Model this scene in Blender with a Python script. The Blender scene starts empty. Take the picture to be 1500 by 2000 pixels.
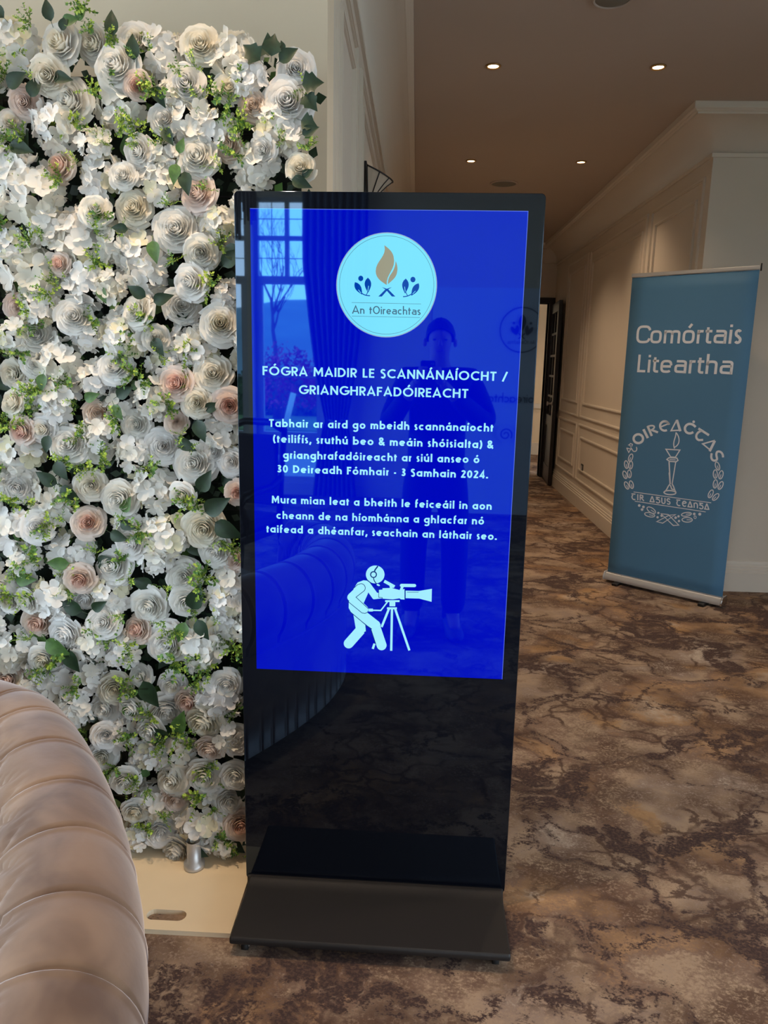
import bpy, bmesh, math, random
from math import sin, cos, pi, radians, sqrt, exp
from mathutils import Vector, Matrix
random.seed(7)
S = bpy.context.scene
COL = S.collection

# ------------------------------------------------------------------ camera
YAW, PITCH, ROLL, CH, FPX = -.0389, .1983, -.0209, 1.4631, 1443.28
fw = Vector((sin(YAW)*cos(PITCH), cos(YAW)*cos(PITCH), -sin(PITCH)))
rt = Vector((cos(YAW), -sin(YAW), 0)); dn = fw.cross(rt)
RT = cos(ROLL)*rt + sin(ROLL)*dn; DN = -sin(ROLL)*rt + cos(ROLL)*dn
cam_d = bpy.data.cameras.new('camera'); cam = bpy.data.objects.new('camera', cam_d); COL.objects.link(cam)
cam_d.sensor_fit = 'HORIZONTAL'; cam_d.sensor_width = 36; cam_d.lens = FPX*36/1500
cam_d.clip_start = .03; cam_d.clip_end = 300
cam.matrix_world = Matrix(((RT.x, -DN.x, -fw.x, 0), (RT.y, -DN.y, -fw.y, 0), (RT.z, -DN.z, -fw.z, CH), (0, 0, 0, 1)))
S.camera = cam

# ------------------------------------------------------------------ world, exposure
S.view_settings.view_transform = 'Standard'; S.view_settings.look = 'None'
S.view_settings.gamma = 1; S.view_settings.use_curve_mapping = False
S.view_settings.exposure = 0.0
SKY = 10.0
W = bpy.data.worlds.new('sky'); S.world = W; W.use_nodes = True
nt = W.node_tree; nt.nodes.clear()
wo = nt.nodes.new('ShaderNodeOutputWorld'); bg = nt.nodes.new('ShaderNodeBackground')
tc = nt.nodes.new('ShaderNodeTexCoord'); sx = nt.nodes.new('ShaderNodeSeparateXYZ'); cr = nt.nodes.new('ShaderNodeValToRGB')
cr.color_ramp.elements[0].position = 0; cr.color_ramp.elements[0].color = (.82, .92, 1, 1)
cr.color_ramp.elements[1].position = .7; cr.color_ramp.elements[1].color = (.55, .76, 1, 1)
nt.links.new(tc.outputs['Generated'], sx.inputs[0]); nt.links.new(sx.outputs['Z'], cr.inputs[0])
nt.links.new(cr.outputs[0], bg.inputs[0]); bg.inputs[1].default_value = SKY
nt.links.new(bg.outputs[0], wo.inputs[0])

DOWN_W = 9.0           # watts of one ceiling downlight
# windows in the back wall of the lounge (x0, x1), those at positive x added unseen for daylight; portals only guide the sampling of the daylight
BACK = -4.5
WINS = [(-1.96, -1.2), (-2.78, -2.03), (-3.6, -2.85), (2.7, 3.45), (3.52, 4.27), (4.34, 5.09)]
for a, b in WINS:
    L = bpy.data.lights.new('window_portal', 'AREA'); L.shape = 'RECTANGLE'; L.size = b-a; L.size_y = 3.05
    L.cycles.is_portal = True
    o = bpy.data.objects.new('window_portal', L); COL.objects.link(o)
    o.location = ((a+b)/2, BACK-.12, 1.62); o.rotation_euler = (radians(90), 0, 0)   # points +Y

SIDE_WINS = [('L', -3.9, -2.7), ('L', -2.5, -1.3), ('L', -1.1, .1), ('L', .3, 1.5), ('R', -3.9, -2.7), ('R', -2.5, -1.3), ('R', -1.1, .1), ('R', .3, 1.4)]  # right-hand windows are added, out of view, to brighten the room
LX, RX = -3.9, 5.2
for sd, a, b in SIDE_WINS:
    L = bpy.data.lights.new('window_portal', 'AREA'); L.shape = 'RECTANGLE'; L.size = b-a; L.size_y = 2.3
    L.cycles.is_portal = True
    o = bpy.data.objects.new('window_portal', L); COL.objects.link(o)
    o.location = (LX-.12 if sd == 'L' else RX+.12, (a+b)/2, 1.55); o.rotation_euler = (radians(90), 0, radians(-90 if sd == 'L' else 90))

# ------------------------------------------------------------------ helpers
def lin(c):
    return tuple(((v/255)/12.92 if v <= 10.3 else (((v/255)+.055)/1.055)**2.4) for v in c)+(1,)
def newmat(name):
    m = bpy.data.materials.new(name); m.use_nodes = True
    return m, m.node_tree, m.node_tree.nodes['Principled BSDF']
def front_glass(p, tint=(.36, .50, .66)):
    p.inputs['IOR'].default_value = 1.9; p.inputs['Specular Tint'].default_value = tint+(1,)
def mat(name, rgb, rough=.6, metal=0, noise=0, nscale=8, bump=0, bscale=60, sheen=0, emit=None, es=1, ior=None, spec=None, coat=0):
    m, t, p = newmat(name)
    c = lin(rgb) if max(rgb) > 1 else tuple(rgb)+(1,)
    p.inputs['Base Color'].default_value = c
    p.inputs['Roughness'].default_value = rough; p.inputs['Metallic'].default_value = metal
    if ior: p.inputs['IOR'].default_value = ior
    if spec is not None: p.inputs['Specular IOR Level'].default_value = spec
    if coat: p.inputs['Coat Weight'].default_value = coat
    if sheen:
        p.inputs['Sheen Weight'].default_value = sheen; p.inputs['Sheen Roughness'].default_value = .35
    if emit:
        p.inputs['Emission Color'].default_value = tuple(emit)+(1,) if len(emit) == 3 else emit
        p.inputs['Emission Strength'].default_value = es
    co = t.nodes.new('ShaderNodeTexCoord')
    if noise:
        n = t.nodes.new('ShaderNodeTexNoise'); n.inputs['Scale'].default_value = nscale; n.inputs['Detail'].default_value = 4
        t.links.new(co.outputs['Object'], n.inputs[0])
        r = t.nodes.new('ShaderNodeValToRGB'); r.color_ramp.elements[0].position = .3; r.color_ramp.elements[1].position = .7
        r.color_ramp.elements[0].color = tuple(v*(1-noise) for v in c[:3])+(1,)
        r.color_ramp.elements[1].color = tuple(min(1, v*(1+noise)) for v in c[:3])+(1,)
        t.links.new(n.outputs[0], r.inputs[0]); t.links.new(r.outputs[0], p.inputs['Base Color'])
    if bump:
        n = t.nodes.new('ShaderNodeTexNoise'); n.inputs['Scale'].default_value = bscale
        b = t.nodes.new('ShaderNodeBump'); b.inputs['Strength'].default_value = bump; b.inputs['Distance'].default_value = .002
        t.links.new(co.outputs['Object'], n.inputs[0]); t.links.new(n.outputs[0], b.inputs['Height']); t.links.new(b.outputs[0], p.inputs['Normal'])
    return m
def petal_mat(name, rgb, tr=.25, var=.06):
    m = bpy.data.materials.new(name); m.use_nodes = True; t = m.node_tree; t.nodes.clear()
    o = t.nodes.new('ShaderNodeOutputMaterial'); d = t.nodes.new('ShaderNodeBsdfDiffuse'); s = t.nodes.new('ShaderNodeBsdfTranslucent')
    x = t.nodes.new('ShaderNodeMixShader'); x.inputs[0].default_value = tr
    co = t.nodes.new('ShaderNodeTexCoord'); n = t.nodes.new('ShaderNodeTexNoise'); n.inputs['Scale'].default_value = 3
    oi = t.nodes.new('ShaderNodeObjectInfo'); ad = t.nodes.new('ShaderNodeMath'); ad.inputs[1].default_value = 0
    mx = t.nodes.new('ShaderNodeMath'); mx.operation = 'MULTIPLY_ADD'; mx.inputs[1].default_value = .6
    c = lin(rgb); r = t.nodes.new('ShaderNodeValToRGB')
    r.color_ramp.elements[0].position = .3; r.color_ramp.elements[0].color = (c[0]*(1-var), c[1]*(1-var*1.1), c[2]*(1-var*2.4), 1)
    r.color_ramp.elements[1].position = .8; r.color_ramp.elements[1].color = tuple(min(1, v*(1+var)) for v in c[:3])+(1,)
    t.links.new(co.outputs['Object'], n.inputs[0]); t.links.new(oi.outputs['Random'], mx.inputs[0])
    ms = t.nodes.new('ShaderNodeMath'); ms.operation = 'MULTIPLY'; ms.inputs[1].default_value = .5
    t.links.new(n.outputs[0], ms.inputs[0]); t.links.new(ms.outputs[0], mx.inputs[2]); t.links.new(mx.outputs[0], r.inputs[0])
    t.links.new(r.outputs[0], d.inputs[0]); t.links.new(r.outputs[0], s.inputs[0])
    t.links.new(d.outputs[0], x.inputs[1]); t.links.new(s.outputs[0], x.inputs[2]); t.links.new(x.outputs[0], o.inputs[0])
    return m
def glass_mat(name, tint=(.93, .97, 1)):
    m = bpy.data.materials.new(name); m.use_nodes = True; t = m.node_tree; t.nodes.clear()
    o = t.nodes.new('ShaderNodeOutputMaterial'); a = t.nodes.new('ShaderNodeBsdfTransparent'); a.inputs[0].default_value = tint+(1,)
    g = t.nodes.new('ShaderNodeBsdfGlossy'); g.inputs['Roughness'].default_value = .0
    f = t.nodes.new('ShaderNodeFresnel'); f.inputs[0].default_value = 1.45; x = t.nodes.new('ShaderNodeMixShader')
    t.links.new(f.outputs[0], x.inputs[0]); t.links.new(a.outputs[0], x.inputs[1]); t.links.new(g.outputs[0], x.inputs[2]); t.links.new(x.outputs[0], o.inputs[0])
    return m
class MB:
    def __init__(s): s.v = []; s.f = []; s.m = []; s.sm = []
    def add(s, vs, fs, mi=0, smooth=False):
        b = len(s.v); s.v += [tuple(v) for v in vs]; s.f += [tuple(b+i for i in f) for f in fs]
        s.m += [mi]*len(fs); s.sm += [smooth]*len(fs); return s
    def box(s, x0, x1, y0, y1, z0, z1, mi=0):
        return s.add([(x0, y0, z0), (x1, y0, z0), (x1, y1, z0), (x0, y1, z0), (x0, y0, z1), (x1, y0, z1), (x1, y1, z1), (x0, y1, z1)],
              [(0, 3, 2, 1), (4, 5, 6, 7), (0, 1, 5, 4), (1, 2, 6, 5), (2, 3, 7, 6), (3, 0, 4, 7)], mi)
    def tube(s, pts, rad, n=8, mi=0, caps=True, smooth=True):
        pts = [Vector(p) for p in pts]; R = rad if isinstance(rad, (list, tuple)) else [rad]*len(pts)
        rings = []; up = None
        for i, p in enumerate(pts):
            d = (pts[min(i+1, len(pts)-1)]-pts[max(i-1, 0)])
            d = d.normalized() if d.length > 1e-9 else Vector((0, 0, 1))
            if up is None: up = d.orthogonal().normalized()
            up = (up-d*up.dot(d)); up = up.normalized() if up.length > 1e-6 else d.orthogonal().normalized()
            q = d.cross(up)
            rings.append([p+(up*cos(2*pi*k/n)+q*sin(2*pi*k/n))*R[i] for k in range(n)])
        vs = [v for r in rings for v in r]; fs = []
        for i in range(len(pts)-1):
            for k in range(n):
                a = i*n+k; b = i*n+(k+1) % n; fs.append((a, b, b+n, a+n))
        if caps: fs.append(tuple(range(n))[::-1]); fs.append(tuple((len(pts)-1)*n+k for k in range(n)))
        return s.add(vs, fs, mi, smooth)
    def lathe(s, prof, n=24, c=(0, 0, 0), mi=0, axis='Z', smooth=True):
        vs = []
        for r, z in prof:
            for k in range(n):
                a = 2*pi*k/n; v = (r*cos(a), r*sin(a), z)
                if axis == 'Y': v = (v[0], z, v[1])
                if axis == 'X': v = (z, v[0], v[1])
                vs.append((v[0]+c[0], v[1]+c[1], v[2]+c[2]))
        fs = [(i*n+k, i*n+(k+1) % n, (i+1)*n+(k+1) % n, (i+1)*n+k) for i in range(len(prof)-1) for k in range(n)]
        return s.add(vs, fs, mi, smooth)
    def prism(s, poly, y0, y1, mi=0, plane='XZ'):
        n = len(poly)
        def P(a, b, y): return (a, y, b) if plane == 'XZ' else ((a, b, y) if plane == 'XY' else (y, a, b))
        vs = [P(a, b, y0) for a, b in poly]+[P(a, b, y1) for a, b in poly]
        fs = [tuple(range(n)), tuple(range(2*n-1, n-1, -1))]+[(i, i+n, (i+1) % n+n, (i+1) % n) for i in range(n)]
        return s.add(vs, fs, mi)
    def mesh(s, name, mats, fix=True):
        me = bpy.data.meshes.new(name); me.from_pydata([tuple(v) for v in s.v], [], s.f)
        for m in (mats if isinstance(mats, (list, tuple)) else [mats]): me.materials.append(m)
        me.polygons.foreach_set('material_index', s.m); me.polygons.foreach_set('use_smooth', s.sm)
        if fix:
            bm = bmesh.new(); bm.from_mesh(me); bmesh.ops.recalc_face_normals(bm, faces=bm.faces); bm.to_mesh(me); bm.free()
        me.update(); return me
    def build(s, name, mats, parent=None, bevel=0, seg=2, fix=True):
        o = bpy.data.objects.new(name, s.mesh(name, mats, fix)); COL.objects.link(o)
        if parent: o.parent = parent
        if bevel:
            b = o.modifiers.new('bevel', 'BEVEL'); b.width = bevel; b.segments = seg; b.limit_method = 'ANGLE'; b.angle_limit = radians(40)
            for p in o.data.polygons: p.use_smooth = True
            w = o.modifiers.new('wn', 'WEIGHTED_NORMAL'); w.keep_sharp = True
        return o
def thing(name, label, cat, loc=(0, 0, 0), rz=0, group=None):
    o = bpy.data.objects.new(name, None); COL.objects.link(o); o.empty_display_size = .1
    o.location = loc; o.rotation_euler = (0, 0, rz); o['label'] = label; o['category'] = cat
    if group: o['group'] = group
    return o
def tag(o, label, cat, group=None):
    o['label'] = label; o['category'] = cat
    if group: o['group'] = group
    return o
def struct(o): o['kind'] = 'structure'; return o
def ray(u, v): return RT*((u-750)/FPX)+DN*((v-1000)/FPX)+fw
def plane_uv(K, th):
    """measured pixel of the photograph -> local (x, z) on the upright plane through K turned by th"""
    K = Vector(K); n = Vector((sin(th), -cos(th), 0)); ud = Vector((cos(th), sin(th), 0)); O = Vector((0, 0, CH))
    def f(u, v):
        d = ray(u, v); P = O+d*((K-O).dot(n)/d.dot(n)); return ((P-K).dot(ud), P.z)
    return f

# ------------------------------------------------------------------ materials
M = {}
M['wall'] = mat('painted_wall', (212, 200, 184), .75, noise=.02, nscale=2, bump=.05, bscale=200)
M['wall_cream'] = mat('cream_wall', (232, 214, 186), .75, noise=.02, nscale=2, bump=.05, bscale=200)
M['trim'] = mat('painted_trim', (216, 205, 190), .45)
M['ceil'] = mat('ceiling_paint', (184, 168, 154), .85, noise=.02, nscale=1.5)
M['black'] = mat('black_glass', (.004, .005, .009), .02); front_glass(M['black'].node_tree.nodes['Principled BSDF'])
M['blackmetal'] = mat('black_metal', (14, 14, 16), .4, metal=.0)
M['basemetal'] = mat('base_metal', (34, 32, 32), .5, metal=.0, bump=.2, bscale=900)
M['silver'] = mat('brushed_silver', (200, 198, 196), .4, metal=.6)
M['chrome'] = mat('chrome', (200, 200, 202), .12, metal=1)
M['rubber'] = mat('rubber', (25, 25, 25), .7)
M['darkwood'] = mat('dark_wood', (38, 24, 18), .3, noise=.3, nscale=6)
M['doorwood'] = mat('dark_door', (34, 27, 27), .4, noise=.2, nscale=5)
M['glass'] = glass_mat('window_glass')

def carpet():
    m, t, p = newmat('patterned_carpet'); N = t.nodes.new; Lk = t.links.new
    co = N('ShaderNodeTexCoord'); mp = N('ShaderNodeMapping'); mp.inputs['Rotation'].default_value = (0, 0, .35); mp.inputs['Scale'].default_value = (1., 1.25, 1)
    Lk(co.outputs['Object'], mp.inputs[0])
    def noise(sc, det=4, ro=.5, vec=None, dist=0):
        n = N('ShaderNodeTexNoise'); n.inputs['Scale'].default_value = sc; n.inputs['Detail'].default_value = det; n.inputs['Roughness'].default_value = ro
        n.inputs['Distortion'].default_value = dist; Lk(vec or mp.outputs[0], n.inputs[0]); return n
    def math_(op, a, b, c=None):
        n = N('ShaderNodeMath'); n.operation = op
        for i, x in enumerate((a, b, c)):
            if x is None: continue
            if isinstance(x, (int, float)): n.inputs[i].default_value = x
            else: Lk(x, n.inputs[i])
        return n.outputs[0]
    def ramp(f, *st):
        r = N('ShaderNodeValToRGB'); e = r.color_ramp.elements
        while len(e) < len(st): e.new(.5)
        for i, (ps, c) in enumerate(st): e[i].position = ps; e[i].color = c if len(c) == 4 else tuple(c)+(1,)
        Lk(f, r.inputs[0]); return r.outputs[0]
    def mix(f, a, b):
        n = N('ShaderNodeMix'); n.data_type = 'RGBA'
        if isinstance(f, (int, float)): n.inputs[0].default_value = f
        else: Lk(f, n.inputs[0])
        for i, x in ((6, a), (7, b)):
            if isinstance(x, tuple): n.inputs[i].default_value = x
            else: Lk(x, n.inputs[i])
        return n.outputs[2]
    # warped coordinates
    w1 = noise(2.2, 3); w2 = noise(9, 3, .6); 
    def warp(vec, n, amt):
        s = N('ShaderNodeVectorMath'); s.operation = 'SUBTRACT'; s.inputs[1].default_value = (.5, .5, .5); Lk(n.outputs['Color'], s.inputs[0])
        k = N('ShaderNodeVectorMath'); k.operation = 'SCALE'; k.inputs['Scale'].default_value = amt; Lk(s.outputs[0], k.inputs[0])
        a = N('ShaderNodeVectorMath'); a.operation = 'ADD'; Lk(vec, a.inputs[0]); Lk(k.outputs[0], a.inputs[1]); return a.outputs[0]
    wv = warp(warp(mp.outputs[0], w1, .55), w2, .10)
    vo = N('ShaderNodeTexVoronoi'); vo.feature = 'DISTANCE_TO_EDGE'; vo.inputs['Scale'].default_value = 2.1; Lk(wv, vo.inputs[0])
    vc = N('ShaderNodeTexVoronoi'); vc.feature = 'F1'; vc.inputs['Scale'].default_value = 2.1; Lk(wv, vc.inputs[0])
    vs = N('ShaderNodeTexVoronoi'); vs.feature = 'DISTANCE_TO_EDGE'; vs.inputs['Scale'].default_value = 6.5; Lk(wv, vs.inputs[0])
    fine = noise(95, 3, .7); mid = noise(26, 4, .7); big = noise(1.7, 3, .5, wv); thick = noise(1.3, 2)
    # vein width varies over the floor, edges are ragged with pile speckle
    rag = math_('MULTIPLY_ADD', math_('SUBTRACT', fine.outputs[0], .5), .22, math_('MULTIPLY', math_('SUBTRACT', mid.outputs[0], .5), .22))
    ed = math_('ADD', vo.outputs['Distance'], rag)
    width = math_('MULTIPLY_ADD', math_('MAXIMUM', math_('SUBTRACT', thick.outputs[0], .47), 0), .9, .0)
    vein = ramp(math_('SUBTRACT', ed, width), (0, (1, 1, 1)), (.04, (0, 0, 0)))
    ed2 = math_('ADD', vs.outputs['Distance'], math_('MULTIPLY', rag, 1.3))
    gate = ramp(noise(2.6, 3, .6).outputs[0], (.46, (0, 0, 0)), (.56, (1, 1, 1)))
    vein2 = math_('MULTIPLY', ramp(ed2, (.03, (1, 1, 1)), (.09, (0, 0, 0))), gate)
    patch = math_('ADD', big.outputs[0], math_('MULTIPLY', rag, .9))
    base = ramp(patch, (.28, lin((198, 182, 166))), (.37, lin((158, 138, 124))), (.46, lin((184, 160, 136))), (.54, lin((138, 114, 100))), (.62, lin((184, 148, 112))), (.76, lin((208, 194, 178))))
    cell = math_('ADD', vc.outputs['Distance'], math_('MULTIPLY', rag, 1.2))
    core = ramp(cell, (.13, (1, 1, 1)), (.2, (0, 0, 0)))
    base = mix(math_('MULTIPLY', core, .75), base, lin((178, 140, 98)))
    speck = ramp(math_('ADD', fine.outputs[0], math_('MULTIPLY', mid.outputs[0], .6)), (.62, (0, 0, 0)), (.82, (1, 1, 1)))
    sg = ramp(noise(4, 3).outputs[0], (.42, (.15,)*3), (.6, (1,)*3))
    base = mix(math_('MULTIPLY', math_('MULTIPLY', speck, sg), .8), base, lin((92, 70, 58)))
    base = mix(math_('MULTIPLY', vein2, .85), base, lin((84, 64, 56)))
    holes = ramp(noise(13, 4, .65, wv).outputs[0], (.50, (1,)*3), (.60, (.12,)*3))
    vein = math_('MULTIPLY', vein, holes)
    darkc = mix(ramp(fine.outputs[0], (.45, (0,)*3), (.75, (1,)*3)), lin((74, 60, 58)), lin((116, 92, 80)))
    base = mix(vein, base, darkc)
    Lk(base, p.inputs['Base Color']); p.inputs['Roughness'].default_value = .95; p.inputs['Specular IOR Level'].default_value = .15
    b = N('ShaderNodeBump'); b.inputs['Strength'].default_value = .5; b.inputs['Distance'].default_value = .003
    fb = noise(420, 2); Lk(fb.outputs[0], b.inputs['Height']); Lk(b.outputs[0], p.inputs['Normal'])
    return m
M['carpet'] = carpet()

# ------------------------------------------------------------------ room shell
XL, YF = -.265, 2.2            # corridor left wall, wall behind the flowers
XR, YR = 1.772, 4.922          # corridor right wall, wall facing us on the right
ZC, ZL = 2.985, 3.42           # ceilings
YE = 10.0                      # end of corridor
struct(MB().box(LX-.2, RX+.2, BACK-.2, 14, -.1, 0).build('floor', M['carpet']))
struct(MB().box(LX-.2, RX+.2, -.8, 14, ZC, ZC+.1).build('ceiling', M['ceil']))
struct(MB().box(LX-.2, RX+.2, BACK-.2, -.8, ZL, ZL+.1).box(LX-.2, RX+.2, -.85, -.8, ZC, ZL).build('ceiling', M['ceil']))
struct(MB().box(LX, XL, YF, YF+.15, 0, ZC).build('wall_front', M['wall_cream']))
struct(MB().box(XL-.15, XL, YF+.15, 14, 0, ZC).build('wall_left', M['wall']))
struct(MB().box(XR, XR+.15, YR+.15, YE, 0, ZC).build('wall_right', M['wall']))
struct(MB().box(XR, RX, YR, YR+.15, 0, ZC).build('wall_front', M['wall']))
SZ0, SZ1 = .40, 2.70
for sd, nm, y_end in (('L', 'wall_left', YF+.15), ('R', 'wall_right', YR+.15)):
    x0, x1 = (LX-.15, LX) if sd == 'L' else (RX, RX+.15); w_ = [(a, b) for q, a, b in SIDE_WINS if q == sd]; m = MB(); e_ = [BACK]
    for a, b in w_: e_ += [a, b]; m.box(x0, x1, a, b, 0, SZ0); m.box(x0, x1, a, b, SZ1, ZL)
    e_.append(y_end)
    for i in range(0, len(e_), 2): m.box(x0, x1, e_[i], e_[i+1], 0, ZL)
    struct(m.build(nm, M['wall_cream']))
# end wall with door opening
DX0, DX1, DZ = .55, 1.70, 2.27
struct(MB().box(XL, DX0, YE, YE+.15, 0, ZC).box(DX1, XR+.15, YE, YE+.15, 0, ZC).box(DX0, DX1, YE, YE+.15, DZ, ZC).build('wall_end', M['wall']))
struct(MB().box(-.4, 3.2, 12.6, 12.75, 0, ZC).box(3.05, 3.2, YE+.15, 12.6, 0, ZC).build('wall_beyond', M['wall_cream']))
struct(MB().box(XL, 3.05, 12.56, 12.6, .78, .86).box(XL, 3.05, 12.57, 12.6, 0, .2).build('trim_6', M['trim']))
# back wall pieces round the windows
bw = MB(); xs = sorted(WINS); z0w, z1w = .12, 3.16
edges = [LX]
for a, b in xs: edges += [a, b]
edges.append(RX)
for i in range(0, len(edges), 2): bw.box(edges[i], edges[i+1], BACK-.2, BACK, 0, ZL)
for a, b in xs: bw.box(a, b, BACK-.2, BACK, 0, z0w); bw.box(a, b, BACK-.2, BACK, z1w, ZL)
struct(bw.build('wall_back', M['wall_cream']))

M['frame'] = mat('window_frame_paint', (196, 196, 192), .5)
for i, (a, b) in enumerate(WINS):  # includes the added, unseen windows on the right
    f = MB(); y0, y1 = BACK-.14, BACK-.06; mx = (a+b)/2-.03
    for (x0, x1, zz0, zz1) in ((a, a+.04, z0w, z1w), (b-.04, b, z0w, z1w), (a+.04, b-.04, z0w, .16), (a+.04, b-.04, 3.12, z1w),
             (a+.04, b-.04, .43, .69), (a+.04, b-.04, 2.28, 2.36), (mx-.02, mx+.02, 2.36, 3.12), (a+.04, mx-.02, 2.73, 2.77), (mx+.02, b-.04, 2.73, 2.77),
             (a+.04, a+.08, .69, 2.28), (b-.08, b-.04, .69, 2.28)):
        f.box(x0, x1, y0, y1, zz0, zz1)
    w = struct(f.build('window_%d' % (i+1), M['frame'])); w.data.name = 'window'
    for (x0, x1, zz0, zz1) in ((a+.04, b-.04, .16, .43), (a+.08, b-.08, .69, 2.28), (a+.04, mx-.02, 2.36, 2.73), (mx+.02, b-.04, 2.36, 2.73), (a+.04, mx-.02, 2.77, 3.12), (mx+.02, b-.04, 2.77, 3.12)):
        MB().add([(x0, y0+.04, zz0), (x1, y0+.04, zz0), (x1, y0+.04, zz1), (x0, y0+.04, zz1)], [(0, 1, 2, 3)]).build('pane', M['glass'], w)
        if zz0 > 2.3:
            l = MB(); cx = (x0+x1)/2; cz = (zz0+zz1)/2
            l.box(cx-.004, cx+.004, y0+.035, y0+.045, zz0, zz1); l.box(x0, x1, y0+.035, y0+.045, cz-.004, cz+.004)
            l.build('glazing_bar', M['frame'], w)
    lb = MB().box(a+.08, b-.08, y0+.03, y0+.05, 1.29, 1.305).build('glazing_bar', M['frame'], w)

for i, (sd, a, b) in enumerate(SIDE_WINS):  # right-wall ones are added daylight openings, never in view
    x0, x1 = (LX-.11, LX-.05) if sd == 'L' else (RX+.05, RX+.11); xm = (x0+x1)/2; ym = (a+b)/2
    f = MB()
    for (y0, y1, q0, q1) in ((a, a+.05, SZ0, SZ1), (b-.05, b, SZ0, SZ1), (a+.05, b-.05, SZ0, SZ0+.05), (a+.05, b-.05, SZ1-.05, SZ1), (ym-.025, ym+.025, SZ0+.05, SZ1-.05), (a+.05, ym-.025, 1.9, 1.95), (ym+.025, b-.05, 1.9, 1.95)): f.box(x0, x1, y0, y1, q0, q1)
    w = struct(f.build('window_%d' % (i+1+len(WINS)), M['frame']))
    for (y0, y1, q0, q1) in ((a+.05, ym-.025, SZ0+.05, 1.9), (ym+.025, b-.05, SZ0+.05, 1.9), (a+.05, ym-.025, 1.95, SZ1-.05), (ym+.025, b-.05, 1.95, SZ1-.05)):
        MB().add([(xm, y0, q0), (xm, y1, q0), (xm, y1, q1), (xm, y0, q1)], [(0, 1, 2, 3)]).build('pane', M['glass'], w)
# crown mouldings: cove profile swept along walls; (out, z)
PR = .208
prof = [(0, 2.735), (.014, 2.735), (.014, 2.758), (.004, 2.762)]
for k in range(9):
    a = k/8*pi/2; prof.append((.006+.165*(1-cos(a)), 2.762+.165*sin(a)))
prof += [(.178, 2.927), (.178, 2.936), (.192, 2.94), (.192, 2.945), (PR, 2.95), (PR, ZC), (0, ZC)]
def crown(name, pts, closed=False):
    """pts: list of (base point, outward dir at that point incl. mitre)"""
    m = MB(); n = len(prof)
    for (p, d) in pts: m.v += [(p[0]+d[0]*o, p[1]+d[1]*o, z) for o, z in prof]
    for i in range(len(pts)-1):
        for k in range(n-1):
            m.f.append((i*n+k, i*n+k+1, (i+1)*n+k+1, (i+1)*n+k)); m.m.append(0); m.sm.append(4 <= k < 11)
    return struct(m.build(name, M['trim']))
crown('trim_1', [((XR, YE), (-1, -1)), ((XR, YR), (-1, -1)), ((RX, YR), (-1, -1))])
crown('trim_2', [((XL, YE), (1, -1)), ((XL, YF), (1, -1)), ((LX, YF), (1, -1))])
crown('trim_3', [((XL, YE), (1, -1)), ((XR, YE), (-1, -1))])
# baseboards with stepped profile
bprof = [(0, .205), (.008, .205), (.012, .19), (.012, .178), (.018, .172), (.018, .155), (.024, .15), (.024, .135), (.03, .13), (.03, 0), (0, 0)]
def base(name, pts):
    m = MB(); n = len(bprof)
    for (p, d) in pts: m.v += [(p[0]+d[0]*o, p[1]+d[1]*o, z) for o, z in bprof]
    for i in range(len(pts)-1):
        for k in range(n-1): m.f.append((i*n+k, i*n+k+1, (i+1)*n+k+1, (i+1)*n+k)); m.m.append(0); m.sm.append(False)
    return struct(m.build(name, M['trim']))
base('baseboard_right', [((XR, YE), (-1, 0)), ((XR, YR), (-1, -1)), ((RX, YR), (-1, -1))])
base('baseboard_left', [((XL, YE), (1, 0)), ((XL, YF), (1, -1)), ((LX, YF), (1, -1))])
base('baseboard_end', [((XL, YE), (1, -1)), ((DX0, YE), (0, -1))])
base('baseboard_back', [((LX, BACK), (0, 1)), ((RX, BACK), (0, 1))])
# wall panel mouldings: mitred rectangular frames on the corridor walls
def panel_frame(m, x, sgn, y0, y1, z0, z1, w=.022, t=.014):
    for k, (ww, tt) in enumerate(((w, t*.6), (w*.55, t))):
        i0 = (w-ww)/2
        a0, a1, c0, c1 = y0+i0, y1-i0, z0+i0, z1-i0
        xa, xb = (x, x+sgn*tt) if sgn > 0 else (x+sgn*tt, x)
        m.box(xa, xb, a0, a1, c0, c0+ww); m.box(xa, xb, a0, a1, c1-ww, c1)
        m.box(xa, xb, a0, a0+ww, c0+ww, c1-ww); m.box(xa, xb, a1-ww, a1, c0+ww, c1-ww)
for nm, x, sg, spans in (('trim_4', XR, -1, ((5.01, 6.06), (6.16, 8.06), (8.17, 9.2))), ('trim_5', XL, 1, ((2.38, 3.08), (3.30, 5.1), (5.2, 7.2), (7.3, 9.3)))):
    holder = None
    for (a, b) in spans:
        for (o0, o1, i0, i1) in ((.94, 2.645, 1.08, 2.535), (.27, .875, .385, .745)):
            m = MB(); panel_frame(m, x, sg, a, b, o0, o1); panel_frame(m, x, sg, a+.105, b-.105, i0, i1)
            if holder is None: holder = struct(m.build(nm, M['trim']))
            else: m.build('panel_moulding', M['trim'], holder)

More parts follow.
